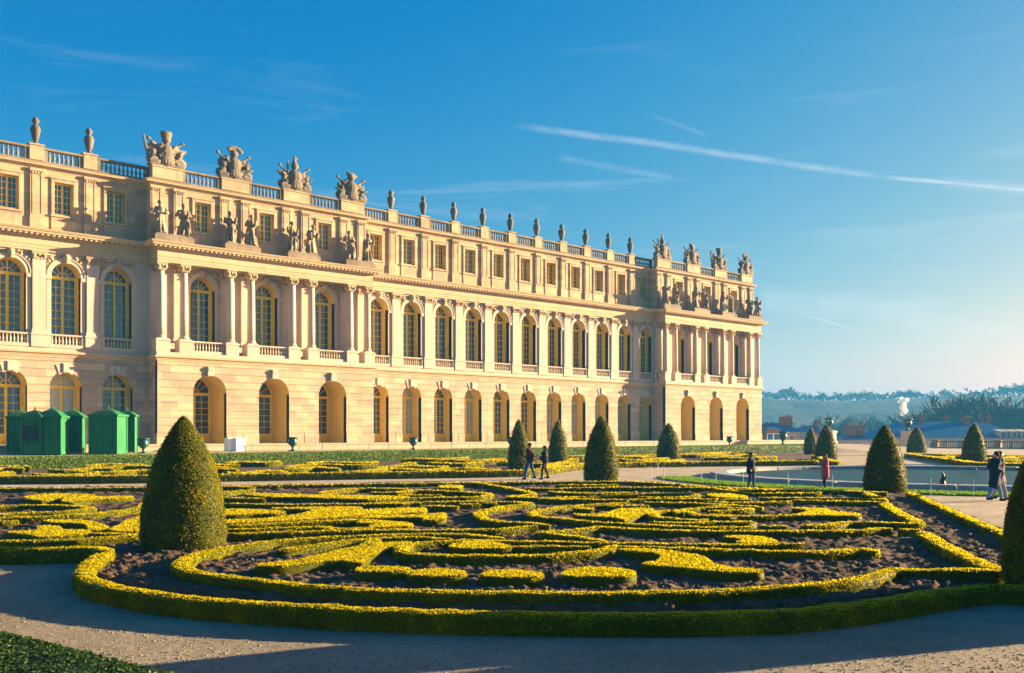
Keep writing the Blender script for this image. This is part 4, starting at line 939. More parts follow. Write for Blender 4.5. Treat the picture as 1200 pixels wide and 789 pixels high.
yew(950, 533, 501, 15, 'tiny yew cone at the end of the tall hedge'); yew(968, 540.5, 498, 24, 'dark yew cone in front of the pedestal urn behind the pool')
yew(1037, 581, 498, 47, 'broad yew cone standing at the near edge of the pool'); yew(1074, 533.5, 500, 21, 'small yew cone beside the white pedestal and the slate roof')
yew(1141.5, 544, 496, 26, 'yew cone in the far bed before the stone balustrade'); yew(1243, 704, 474, 128, 'large yew cone cut off by the frame at the outer hedge end')
yew(1378, 704, 470, 122, 'added shadow-casting yew cone outside the frame, next past the outer hedge end'); yew(1452, 718, 470, 132, 'added shadow-casting yew cone outside the frame, second past the outer hedge end')  # two unseen cones added to cast shade on hedge and path

# ------------------------------------------------------------------ far parterre and its tall hedge
XL, XR = on_y(-120, 70), on_y(942, 70)
def htop(x, y): return .80 + .26 * (x - 10) / 103
hedge_ribbon([(XL + (XR - XL) * i / 12, 70.0) for i in range(13)], 1.1, .95, 'tall_hedge', 'long straight tall green hedge at the foot of the palace terrace', None, M_HORN, 0, htop, 1.1, lk=.0016)
FAR = [(-60,559.6),(0,558.6),(180,557.3),(300,555.4),(480,553.0),(600,551.4),(628,550.3),(664,546),(690,543.9),(724,542.6),(800,541.4),(880,540.6),(960,540.0)]
hedge_ribbon([gp(x, y, .36) for x, y in FAR], .42, .36, 'box_hedge', 'dark-fronted box hedge edging the far bed along the gravel path', None, M_BOX)
hedge_ribbon([gp(x, y, .36) for x, y in ((981,541.5),(968,538),(955,533.5))], .6, .36, 'box_hedge', 'short box hedge closing the far bed beside the dark cone', None, M_BOX)
fs = [gp(x, y + 3) for x, y in FAR] ; back = [Vector((XR, 69.5, 0)), Vector((XL, 69.5, 0))]
mb = MB(); mb.add([(p.x, p.y, .012) for p in fs + back], [tuple(range(len(fs) + 2))]); tag(link('far_soil_bed', mb.mesh('far_soil_bed', M_SOIL)), 'dark soil of the far bed', 'soil', kind='structure')
g = random.Random(4)
for r_, (fr, n_) in enumerate(((.10, 9), (.26, 8), (.44, 8), (.62, 7), (.8, 6))):
    for i in range(n_):
        x0 = -60 + (1020) * i / n_ + g.uniform(-20, 20); ln = g.uniform(60, 105)
        pts = []
        for k in range(5):
            x = x0 + ln * k / 4; y0 = np.interp(x, [p[0] for p in FAR], [p[1] for p in FAR]); fgp = gp(x, y0, .34); 
            t = fr + .06 * math.sin(k * 1.7 + i + r_); pts.append(Vector((fgp.x, fgp.y, 0)).lerp(Vector((on_y(x, 69), 69, 0)), min(.93, max(.04, t))))
        if x0 + ln > 940: continue
        hedge_ribbon(pts, [.35, g.uniform(.5, 1.3), g.uniform(.4, .9)], .34, 'box_hedge', 'distant golden box hedge scroll between the tall hedge and the gravel path', 'box scrolls in the far bed', M_BOX)
# the bed beyond the pool
FB = [(1062,531.6),(1100,536.5),(1137,541.5),(1165,543),(1230,543.5)]
hedge_ribbon([gp(x, y, .36) for x, y in FB], .5, .36, 'box_hedge', 'angled box hedge round the bed beyond the pool', None, M_BOX)
hedge_ribbon([gp(x, y, .36) for x, y in ((1062,531.4),(1110,532.6),(1160,533.6),(1230,534.5))], .5, .36, 'box_hedge', 'box hedge of the bed beyond the pool, balustrade side', None, M_BOX)
for y, x0, x1 in ((535,1092,1130), (537,1150,1215), (539.5,1160,1225), (536,1165,1200)): hedge_ribbon([gp(x0 + (x1-x0)*k/3, y + .5*math.sin(k*2), .34) for k in range(4)], [.4,.9,.5], .34, 'box_hedge', 'golden box hedge scroll inside the bed beyond the pool', 'box scrolls beyond the pool', M_BOX)
# shrubby hedge in the near corner of the path
e0, e1 = gp(-190, 694, .46), gp(345, 812, .46); dv = (e1 - e0).normalized(); nv = Vector((dv.y, -dv.x, 0)); nv = nv if depth(*nv[:2]) < 0 else -nv
hedge_ribbon([e0 + nv * .62, e0.lerp(e1, .4) + nv * .60, e0.lerp(e1, .75) + nv * .63, e1 + nv * .66], 1.24, .46, 'shrub_hedge', 'dark glossy leafy hedge in the near corner of the path', None, M_SHRUB, cover=2.2, lk=.0042, lo=.03)

# ------------------------------------------------------------------ pool
PC = gp(1136, 560.5); PCX, PCY, PR = PC.x, PC.y, 13.0
def ring(mb, r0, r1, z, n=120, a0=0, a1=2 * math.pi):
    vs = []; full = abs(a1 - a0 - 2 * math.pi) < 1e-6; k = n if full else n + 1
    for i in range(k):
        a = a0 + (a1 - a0) * i / n; vs += [(PCX + r0*math.cos(a), PCY + r0*math.sin(a), z), (PCX + r1*math.cos(a), PCY + r1*math.sin(a), z)]
    mb.add(vs, [(2*i, 2*i+1, (2*((i+1) % k))+1, 2*((i+1) % k)) for i in range(n)])
pool = thing('round_pool', (PCX, PCY, 0), 'large round stone-rimmed pool with dark still water', 'pool')
NP = 34                                                  # rim built of curved kerb stones with open joints
for i in range(NP):
    mb = MB(); a0, a1 = 2*math.pi*i/NP + .004, 2*math.pi*(i+1)/NP - .004; m_ = 4; sec = [(12.45,.0),(12.45,.20),(12.52,.25),(13.35,.25),(13.42,.20),(13.42,-.02)]
    vs = [(PCX + r*math.cos(a0+(a1-a0)*j/m_), PCY + r*math.sin(a0+(a1-a0)*j/m_), z) for j in range(m_+1) for r, z in sec]; q = len(sec)
    mb.add(vs, [(j*q+k, j*q+k+1, (j+1)*q+k+1, (j+1)*q+k) for j in range(m_) for k in range(q-1)] + [tuple(range(q)), tuple(m_*q+k for k in range(q-1,-1,-1))])
    part('rim_stone', mb, M_RIM, pool)
M_WATER = mat('pool_water', (.018,.046,.044), .34, 0, .05); t = M_WATER.node_tree
bump(t, t.nodes['Principled BSDF'], NOISE(t, coords(t, (1, 1, 1)), 2.6, 4, .65), 1.0, .16)
mb = MB(); ring(mb, .02, 12.5, .05, 96); part('water', mb, M_WATER, pool)
nz_ = gp(1105, 574.5); noz = thing('fountain_figure', (nz_.x, nz_.y, .10), 'small dark lead fountain figure standing in the pool', 'fountain')
mb = MB(); mb.cap((0,0,0), .26, (0,0,.16), .2, 10); mb.cap((0,0,.15), .13, (.02,0,.42), .15, 9); mb.ell((.02,0,.64),(.1,.11,.12)); mb.cap((.0,.12,.45),.06,(.12,.25,.3),.05,7); mb.cap((0,-.12,.45),.06,(.1,-.22,.6),.05,7); mb.cap((.02,0,.72),.05,(.02,0,.82),.03,6)
link('figure', remesh(mb, 'figure', M_DARK, .03), (0,0,0), noz).scale = (.7, .6, .8)
# lawn ring in front of the pool: turf sheet plus blades
GA0, GA1 = math.atan2(-ST, -CT) - R(92), math.atan2(-ST, -CT) + R(75)
mb = MB(); ring(mb, 14.6, 16.5, .03, 90, GA0, GA1)
tf = link('lawn_ring', None); 
def lawn():
    g = np.random.default_rng(2); n = 26000; a = g.uniform(GA0, GA1, n); r = np.sqrt(g.uniform(14.6**2, 16.5**2, n))
    P = np.stack([PCX + r*np.cos(a), PCY + r*np.sin(a), np.full(n, .03)], 1); d = g.uniform(0, 6.28, n); w = .03; h = g.uniform(.05, .11, n)
    A = P + np.stack([np.cos(d)*w, np.sin(d)*w, 0*d], 1); Bq = P - np.stack([np.cos(d)*w, np.sin(d)*w, 0*d], 1); C = P + np.stack([g.normal(0,.03,n), g.normal(0,.03,n), h], 1)
    V = np.stack([A, Bq, C], 1).reshape(-1, 3); F = np.arange(3*n).reshape(-1, 3)
    base = np.array(mb.v); bf = np.array(mb.f); V = np.concatenate([base, V]); F = np.concatenate([tri(bf), F + len(base)])
    return npmesh('lawn_ring', V, F, M_GRASS, False, np.concatenate([np.full(2*len(bf), .5), g.random(n)]))
bpy.data.objects.remove(tf); tag(link('lawn_ring', lawn()), 'bright green strip of lawn round the pool edge', 'lawn', kind='stuff')
ME_POST = MB().lathe([(.014,-.05),(.014,.62),(.02,.63),(.02,.66)], n=8).mesh('rope_post', M_WHITE)
for x, y in ((763,562),(771,558),(778,563),(822,565.5),(839,567.5),(871,570),(923.5,573),(975.5,574.5),(1091,581),(1141,583.5)):
    tag(link('rope_post', ME_POST, gp(x, y)), 'thin pale rope post standing on the lawn edge round the pool', 'post', 'rope posts round the pool')

# ------------------------------------------------------------------ terrace furniture
tw_ = thing('terrace_wall', (70, 77.5, .9), 'low pale stone retaining wall along the foot of the palace', 'wall')
g = random.Random(9); x = 2.0
while x < 124:
    w = g.uniform(2.2, 2.7); y = 77.34 + g.uniform(-.008, .008)
    part('stone', MB().bbox(x + .012, x + w - .012, y, 77.8, .6, 1.36, .015), M_PAVE, tw_); part('coping', MB().bbox(x + .008, x + w - .008, y - .06, 77.82, 1.36, 1.52, .025), M_PAVE, tw_); x += w
def on_line(pxx, Y): x = on_y(pxx, Y); return Vector((x, Y, gz(x, Y)))
urn_p = [(.20,0),(.20,.06),(.10,.12),(.075,.24),(.10,.32),(.20,.40),(.30,.52),(.335,.68),(.31,.78),(.27,.84),(.33,.93),(.40,.98),(.40,1.02),(.30,1.0)]
ub = MB().lathe([(.20,.0)] + urn_p[1:], n=20, flute=10, fl=.02).box(-.24,.24,-.24,.24,-.02,.07)
ME_UB = ub.mesh('bowl', M_BRONZE, True); uh = MB().tube([(.30,0,.62),(.42,0,.66),(.47,0,.80),(.40,0,.92),(.33,0,.9)], .035, 6); uh.ell((.40,0,.60),(.06,.06,.07),8,6); ME_UH = uh.mesh('handle', M_BRONZE, True)
def urn(p, h, label, rz=0):
    o = thing('bronze_urn', p, label, 'urn', None, rz); k = h / 1.02
    for nm, me, r in (('bowl', ME_UB, 0), ('handle', ME_UH, 0), ('handle', ME_UH, math.pi)): q = link(nm, me, (0,0,0), o, r); q.scale = (k,)*3
    return o
urn(on_line(168, 73.2), 1.15, 'dark bronze urn beside the green huts at the pavilion corner', .3); urn(on_line(343, 74), 1.2, 'green bronze urn behind the tall hedge near the white boxes', .3)
urn(on_line(484.5, 74), 1.15, 'dark bronze urn behind the tall hedge between pavilion and cones', .2); urn(on_line(599, 74), 1.2, 'dark bronze urn half hidden by the cone behind the walking man', .2)
urn(on_line(855, 74), 1.2, 'dark bronze urn behind the tall hedge below the far pavilion arches', .2); urn(on_line(917.5, 75), 1.75, 'tall dark bronze urn past the palace end', .2)
for x, w in ((270, .8), (280, .95)):
    p = on_line(x, 75.5 - (.25 if x > 275 else 0)); o = thing('white_box', p, 'white panel box standing before the near pavilion, ' + ('narrower one toward the huts' if x < 275 else 'wider one away from the huts'), 'box', None, R(8))
    link('body', MB().bbox(-w/2, w/2, -.3, .3, 0, 1.05, .03).mesh('body', M_WHITE), (0,0,0), o); link('lid', MB().bbox(-w/2-.03, w/2+.03, -.33, .33, 1.05, 1.1, .02).mesh('lid', M_WHITE), (0,0,0), o)
def hut(pxx, Y, w, hwall, hroof, rz, label, kind=0):
    p = on_line(pxx, Y); o = thing('green_hut', p, label, 'hut', None, rz); a = w / 2
    nb = 8
    for (dx, dy, rr) in ((0, -a, 0), (a, 0, R(90)), (0, a, R(180)), (-a, 0, R(-90))):
        mb = MB()
        for i in range(nb): x0 = -a + w*i/nb; mb.bbox(x0 + .004, x0 + w/nb - .004, -.0, .05, .12, hwall, .012)
        mb.bbox(-a, a, -.02, .04, .05, .22, .01); q = link('board_wall', mb.mesh('board_wall', M_GREEN), (dx, dy, 0), o, rr)
    for sx in (-1, 1):
        for sy in (-1, 1): link('corner_post', MB().box(-.06,.06,-.06,.06,0,hwall).mesh('corner_post', M_GREEN), (sx*(a-.01), sy*(a-.01), 0), o)
    e = a + .12; mb = MB(); mb.add([(-e,-e,hwall),(e,-e,hwall),(e,e,hwall),(-e,e,hwall),(-e*.5,-e*.5,hwall+hroof*.62),(e*.5,-e*.5,hwall+hroof*.62),(e*.5,e*.5,hwall+hroof*.62),(-e*.5,e*.5,hwall+hroof*.62),(0,0,hwall+hroof)],
        [(0,1,5,4),(1,2,6,5),(2,3,7,6),(3,0,4,7),(4,5,8),(5,6,8),(6,7,8),(7,4,8),(3,2,1,0)]); rf = link('roof', mb.mesh('roof', M_GREEN), (0,0,0), o)
    link('finial', MB().lathe([(.05,-.08),(.04,.06),(.07,.12),(.02,.2)], n=8).mesh('finial', M_GREEN), (0,0,hwall+hroof), rf)
    mb = MB(); ns = 9                                               # scalloped valance under the eaves
    for k in range(4):
        for i in range(ns):
            c = -e + 2*e*(i+.5)/ns; h_ = e/ns; pts = [(c-h_, 0)] + [(c - h_*math.cos(math.pi*j/6), -.04-.10*math.sin(math.pi*j/6)) for j in range(7)] + [(c+h_, 0)]
            ca, sa = math.cos(k*math.pi/2), math.sin(k*math.pi/2); P0 = [(x*ca + (e+.01)*sa, x*sa - (e+.01)*ca, hwall + .04 + z) for x, z in pts]; mb.add(P0, [tuple(range(len(P0)))])
    va = link('valance', mb.mesh('valance', M_GREEN), (0,0,0), o); va['kind'] = 'stuff'; md = va.modifiers.new('t', 'SOLIDIFY'); md.thickness = .02
    if kind:
        for sx in (-.45, .45):
            wn = link('hatch', MB().bbox(-.28,.28,-.06,.02,1.0,2.1,.02).mesh('hatch', M_DARK), (sx*a*1.0, -a-.02, 0), o); link('hatch_frame', MB().box(-.32,-.27,-.09,.0,.95,2.15).box(.27,.32,-.09,.0,.95,2.15).box(-.27,.27,-.09,.0,2.1,2.15).box(-.27,.27,-.1,.02,.92,1.0).mesh('hatch_frame', M_GREEN), (0,0,0), wn)
    return o
hut(24.5, 75.2, 1.4, 2.65, .45, R(-30), 'green wooden hut at the back, farthest from the pavilion corner'); hut(41, 72.9, 1.3, 2.7, .5, R(-38), 'narrow green wooden hut with dark hatches', 1)
hut(61.5, 72.5, 1.55, 2.7, .62, R(-34), 'front green wooden hut with the tallest peaked scalloped roof'); hut(86, 75.0, 1.35, 2.75, .5, R(-30), 'green wooden hut half hidden behind the front peaked hut')
hut(127, 72.6, 1.95, 2.85, .5, R(-40), 'larger green wooden hut standing apart beside the bronze urn'); hut(149, 75.2, 1.25, 2.85, .45, R(-30), 'green wooden hut tucked behind the larger separate hut')

# edge balustrade of the terrace, pedestals with big urns
bal = thing('stone_balustrade', (165, 60, 0), 'long weathered stone balustrade at the terrace edge before the slate roof', 'balustrade')
for i in range(13):
    y0 = 14 + 5.2 * i; part('pier', MB().bbox(164.6, 165.4, y0 - .5, y0 + .5, -.1, 1.22, .03).bbox(164.5, 165.5, y0 - .6, y0 + .6, 1.22, 1.36, .03), M_STATUE, bal)
    if i < 12:
        r_ = part('rail', MB().box(164.72, 165.28, y0 + .5, y0 + 4.7, 1.05, 1.24).box(164.72, 165.28, y0 + .5, y0 + 4.7, -.1, .2), M_STATUE, bal); mb = MB()
        for k in range(11): mb.lathe([(.10,0),(.06,.1),(.13,.3),(.07,.6),(.1,.86)], (165, y0 + .8 + .36*k, .2), 7)
        part('balusters', mb, M_STATUE, r_, True, 'stuff')
tag(link('retaining_wall', MB().box(165.7, 166.6, -90, 180, -14, -.004).mesh('retaining_wall', M_STONE)), 'tall stone retaining wall under the terrace edge', 'wall')
def at(pxx, Z, z=0.0): X = (pxx - CX) / F_PX * Z; return Vector((Z*CT + X*ST, Z*ST - X*CT, z))
def zpx(y, Z): return EYE + (HY - y) * Z / F_PX
def pedestal_urn(pxx, Z, ytop, yped, label):
    p = at(pxx, Z); p.z = gz(p.x, p.y) if p.x < 166 else 0; zt = zpx(yped, Z)
    o = thing('stone_pedestal', p, 'pale stone pedestal under the ' + label, 'pedestal', None, R(10)); w = .85
    link('die', MB().bbox(-w, w, -w, w, .35, zt - p.z - .3, .03).mesh('die', M_STONE_PALE), (0,0,0), o); link('plinth', MB().bbox(-w-.15, w+.15, -w-.15, w+.15, -.1, .35, .03).mesh('plinth', M_STONE_PALE), (0,0,0), o); link('cap', MB().bbox(-w-.12, w+.12, -w-.12, w+.12, zt - p.z - .3, zt - p.z, .04).mesh('cap', M_STONE_PALE), (0,0,0), o)
    urn(Vector((p.x, p.y, zt)), zpx(ytop, Z) - zt, label, .4)
pedestal_urn(1064, 157, 491.5, 505, 'large green urn on a pedestal beside the slate roof'); pedestal_urn(971.5, 150, 490, 505, 'large green urn on a pedestal behind the dark cone')

# ------------------------------------------------------------------ beyond the terrace: valley, buildings, woods
M_VALLEY = ground_mat('valley_ground', ((.3,(.06,.065,.04)), (.5,(.10,.10,.06)), (.7,(.15,.14,.09))), .01, .3, .3, .3)
tag(link('valley', MB().add([(-9000,-9000,-14),(9000,-9000,-14),(9000,9000,-14),(-9000,9000,-14)], [(0,1,2,3)]).mesh('valley', M_VALLEY)), 'low ground beyond the terrace', 'ground', kind='structure')
M_SLATE = mat('blue_slate', (.045,.075,.105), .45, 0, .4); t = M_SLATE.node_tree
L(t, ramp(t, NOISE(t, coords(t), .9, 5, .7), ((.3,(.008,.075,.16)), (.7,(.022,.13,.25)))), t.nodes['Principled BSDF'].inputs['Base Color'])
M_BRICK = stone('brick', (.26,.13,.085), (.21,.105,.07), (.1,.06,.05), .35, False); M_PLASTER = stone('pale_plaster', (.50,.44,.35), (.42,.36,.28), g_amt=.2, blocks=False)
def building(x0, x1, Z, ye, yr, hip0, hip1, dep, label, wall, rot=0.0, chim=(), win=True, zb=-14, rows=1):
    """walls up to the eaves at photo row ye, hipped roof to row yr; x0..x1 photo columns at distance Z"""
    c = at((x0 + x1) / 2, Z); w = (x1 - x0) / 2 * Z / F_PX; ze, zr = zpx(ye, Z), zpx(yr, Z)
    o = thing('building', (c.x, c.y, zb), label, 'building', None, TH - R(90) + rot); d = dep / 2; ze -= zb; zr -= zb
    link('wall', MB().box(-w, w, -d, d, 0, ze).mesh('wall', wall), (0,0,0), o); e = .35; wb, wt = ze - .05, zr
    mb = MB(); mb.add([(-w-e,-d-e,wb),(w+e,-d-e,wb),(w+e,d+e,wb),(-w-e,d+e,wb),(-w+hip0,-.3,wt),(w-hip1,-.3,wt),(w-hip1,.3,wt),(-w+hip0,.3,wt)], [(0,1,5,4),(1,2,6,5),(2,3,7,6),(3,0,4,7),(4,5,6,7),(3,2,1,0)])
    rf = link('roof', mb.mesh('roof', M_SLATE), (0,0,0), o)
    for (f, wd, up, dy) in chim:
        cx = -w + 2*w*f; ch = link('chimney', MB().box(cx - wd, cx + wd, dy - .5, dy + .5, ze - .2, zr + up).box(cx - wd - .1, cx + wd + .1, dy - .6, dy + .6, zr + up - .3, zr + up - .1).mesh('chimney', M_BRICK), (0,0,0), rf)
        for k in range(3): link('chimney_pot', MB().lathe([(.13,0),(.15,.1),(.11,.5)], n=8).mesh('chimney_pot', M_BRICK), (cx + wd*(k-1)*.6, dy, zr + up), ch)
    if win:
        n = max(2, int(w * 2 / 3.2)); m = MB().box(-.55,.55,-.06,.02,-1,1).mesh('window', M_GLASS); s_ = MB().box(-.7,.7,-.12,.02,-1.12,-1).box(-.7,-.55,-.09,.02,-1,1).box(.55,.7,-.09,.02,-1,1).box(-.7,.7,-.09,.02,1,1.12).mesh('window_frame', M_WHITE)
        for r2 in range(rows):
            for i in range(n): q = link('window', m, (-w + 2*w*(i+.5)/n, -d, ze - 2.0 - 3.2*r2), o); link('window_frame', s_, (0,0,0), q)
    return o, w, d, ze, zr
o, w, d, ze, zr = building(1013, 1187, 235, 513, 494, 8.0, 7.0, 17, 'long building with a big blue slate hipped roof and brick chimneys', M_PLASTER, R(6), ((.36,.45,1.0,-.8),(.40,.5,.6,1.5),(.585,.5,1.2,2.0),(.67,.9,.9,-1.2),(.70,.55,.9,-.2),(.81,.5,1.0,.5),(.87,.4,1.4,.8)), rows=3)
for k in range(3):
    q = link('dormer', MB().box(-.9,.9,-1.3,1.5,0,1.7).add([(-1.1,-1.5,1.7),(1.1,-1.5,1.7),(1.1,1.5,2.2),(-1.1,1.5,2.2)], [(0,1,2,3)]).mesh('dormer', M_PLASTER), (w - 1.6 - 2.6*k, -d + 1.2, ze - .2), o); link('dormer_window', MB().box(-.5,.5,-1.36,-1.28,.35,1.4).mesh('dormer_window', M_GLASS), (0,0,0), q)
building(880, 932, 225, 506, 496, 3, 3, 12, 'building with slate roof and one broad brick chimney stack by the palace end', M_PLASTER, R(-8), ((.70,.9,1.4,-1.5),(.86,.7,1.5,1.0),(.32,.8,-1.0,-2.5)), rows=2)
building(893, 908, 200, 503, 500, 1, 1, 6, 'low ochre building beside the palace end', M_BRICK, R(4), ((.4,.35,.5,0),), rows=1)
building(934, 966, 260, 506, 497, 6, 2, 11, 'small building with steep blue slate roof and pinkish gable', M_PLASTER, R(12), ((.72,.5,.8,0),(.9,.5,.6,1)), rows=2)
building(947, 963, 215, 507, 502, 1, 1, 7, 'small pinkish house with a low roof before the steep slate roof', M_BRICK, R(-12), ((.6,.4,.6,0),), rows=1)
building(978, 1016, 230, 515, 509, 4, 4, 10, 'low slate-roofed building with two wide brick chimney stacks', M_PLASTER, R(-5), ((.46,1.35,2.0,-1.0),(.82,.75,2.0,.8)), rows=2)
g = random.Random(12); houses = ['white', 'cream', 'ochre']
M_HW = [M_PLASTER, M_PAVE, M_BRICK]
for i, (x, Z, y) in enumerate(((925,520,500),(940,470,502),(986,480,500),(1002,540,498),(1022,500,499),(1046,450,501),(1052,560,497),(975,575,497),(1034,585,496),(905,570,497))):
    k = i % 3; wp = g.uniform(8, 14)
    hb = building(x - wp/2, x + wp/2, Z, y + 2.2, y - 1.6, 1, 1, 9, 'distant hazy house with dark roof and ' + houses[k] + ' walls in the valley', M_HW[k], R(g.uniform(-30, 30)), ((.5,.4,.7,0),))[0]
    hb['group'] = 'hazy ' + houses[k] + ' houses in the valley'
# wooded hill
def hill():
    g = np.random.default_rng(3); nx, ny = 150, 46; pxs = np.linspace(-500, 1900, nx); Zs = np.linspace(600, 1500, ny)
    Pm, Zm = np.meshgrid(pxs, Zs); X = (Pm - CX) / F_PX * Zm
    rid = 34 + 3.2*np.sin(Pm*.006 + 1) + 2*np.sin(Pm*.017); t = np.clip((Zm - 600) / 420, 0, 1); h = -14 + (rid + 14) * (t*t*(3-2*t)) - np.clip(Zm - 1040, 0, 9e9) * .012
    wx, wy = Zm*CT + X*ST, Zm*ST - X*CT; q = np.stack([wx, wy, 0*wx], -1); h = h + (vnoise(q*.18, 5) * 3.2 + vnoise(q*.05, 6) * 4) * np.clip(t*4, 0, 1)
    I = np.arange(nx*ny).reshape(ny, nx); F = np.stack([I[:-1,:-1], I[:-1,1:], I[1:,1:], I[1:,:-1]], -1).reshape(-1, 4)
    return npmesh('wooded_hill', np.stack([wx, wy, h], -1).reshape(-1, 3), F, M_WOOD, True)
M_WOOD = ground_mat('bare_woodland', ((.3,(.030,.032,.026)), (.5,(.055,.050,.038)), (.7,(.085,.075,.055))), .05, .25, 1.0, 3.0)
tag(link('hill', hill()), 'long wooded hill fading into blue haze', 'hill', kind='structure')
def bare_tree(sd, H, thick, twigs, rmin):
    g = random.Random(sd); tr = MB(); cr = MB()
    def br(mb, p, d, l, r, lev):
        r = max(r, rmin)
        q = p + d * l; n = 5 if lev == 0 else 3
        a = d.orthogonal().normalized(); b = d.cross(a); r1 = r * .62
        vs = [p + (a*math.cos(6.283*k/n) + b*math.sin(6.283*k/n)) * r for k in range(n)] + [q + (a*math.cos(6.283*k/n) + b*math.sin(6.283*k/n)) * r1 for k in range(n)]
        mb.add(vs, [(k, (k+1) % n, n + (k+1) % n, n + k) for k in range(n)])
        if lev >= 4: return
        kids = 3 if lev < 3 else twigs
        for k in range(kids + (lev == 0) * 2):
            nd = (d + Vector((g.gauss(0,.55), g.gauss(0,.55), g.gauss(.12,.35)))).normalized(); s0 = q if k == 0 else p + d * l * g.uniform(.45, 1)
            br(cr, s0, nd, l * g.uniform(.55, .85), r1 * .8, lev + 1)
    br(tr, Vector((0,0,0)), Vector((g.gauss(0,.04), g.gauss(0,.04), 1)).normalized(), H * .20, thick, 0)
    top = max(v[2] for v in cr.v); k = H / top
    for m in (tr, cr): m.v = [(x*k, y*k, z*k) for x, y, z in m.v]
    return tr.mesh('trunk', M_BARK2), cr.mesh('crown', M_BARK2)
M_BARK2 = mat('grey_brown_twigs', (.075,.060,.048), .9)
T_FAR = [bare_tree(s, 17, .5, 5, .17) for s in (1, 2, 3, 4, 5)]; T_MID = [bare_tree(s, 15, .30, 7, .042) for s in (11, 12, 13, 14)]
def tree(meshes, p, s_, label, group):
    o = thing('bare_tree', p, label, 'tree', group, random.uniform(0, 6.28)); o.scale = s_
    link('trunk', meshes[0], (0,0,0), o); link('crown', meshes[1], (0,0,0), o)
g = random.Random(21); xx = 884
while xx < 1215:
    Z = 1015 + g.uniform(-25, 35); rid = 36.5 + 3.2*math.sin(xx*.006 + 1) + 2*math.sin(xx*.017); k = .62 * g.uniform(1.0, 1.5) * (1.0 if not (900 < xx < 935 or xx > 1165) else 1.2)
    tree(T_FAR[g.randrange(5)], at(xx, Z, rid - 3), (k*g.uniform(1.1,1.5), k*1.3, k), 'hazy bare tree on the ridge of the wooded hill', 'bare trees along the ridge'); xx += g.uniform(3.5, 9)
for i, (x, Z, yt) in enumerate(((962,430,486),(981,450,484),(1003,440,487),(1025,470,486),(945,520,490),(1040,560,490))):
    k = (zpx(yt, Z) + 14) / 15; tree(T_MID[i % 4], at(x, Z, -14), (k*1.1, k*1.1, k), 'bare bluish tree in the valley before the hill slope', 'bare trees in the valley')
for i, (x, Z, yt) in enumerate(((1098,350,470),(1112,360,464),(1126,340,462),(1140,355,458),(1153,345,459),(1166,360,463),(1180,350,468),(1192,335,474),(1208,350,470),(1222,340,475),(1088,380,480))):
    k = (zpx(yt, Z) + 14) / 15; tree(T_MID[i % 4], at(x, Z, -14), (k*1.25, k*1.25, k), 'tall bare tree in the dense clump behind the slate roof', 'bare trees behind the slate roof')
# chimney smoke
sm_ = MB(); g = random.Random(3); c = at(1059, 500, 0)
for i in range(16): t_ = i / 15; sm_.ell((g.gauss(0,.9) + 1.2*math.sin(t_*5), g.gauss(0,.8), zpx(484 - 15*t_, 500) + g.gauss(0,.4)), (g.uniform(.8,1.6),)*3, 10, 7)
M_SMOKE = bpy.data.materials.new('smoke'); M_SMOKE.use_nodes = True; t = M_SMOKE.node_tree; t.nodes.clear()
pv = N(t, 'ShaderNodeVolumePrincipled'); pv.inputs['Color'].default_value = (.95,.95,.95,1); pv.inputs['Density'].default_value = .55; ot = N(t, 'ShaderNodeOutputMaterial'); L(t, pv.outputs[0], ot.inputs['Volume'])
tag(link('chimney_smoke', remesh(sm_, 'chimney_smoke', M_SMOKE, .3), (c.x, c.y, 0)), 'white puff of chimney smoke drifting over the valley', 'smoke', kind='stuff')
M_HAZE = bpy.data.materials.new('haze'); M_HAZE.use_nodes = True; t = M_HAZE.node_tree; t.nodes.clear()
pv = N(t, 'ShaderNodeVolumePrincipled'); pv.inputs['Color'].default_value = (.07,.42,.84,1); pv.inputs['Density'].default_value = .00043; pv.inputs['Anisotropy'].default_value = .0; ot = N(t, 'ShaderNodeOutputMaterial'); L(t, pv.outputs[0], ot.inputs['Volume'])
tag(link('haze', MB().box(-9500, 9500, -9500, 9500, -15.5, 68).mesh('haze', M_HAZE)), 'thin blue winter haze over the valley', 'haze', kind='stuff')

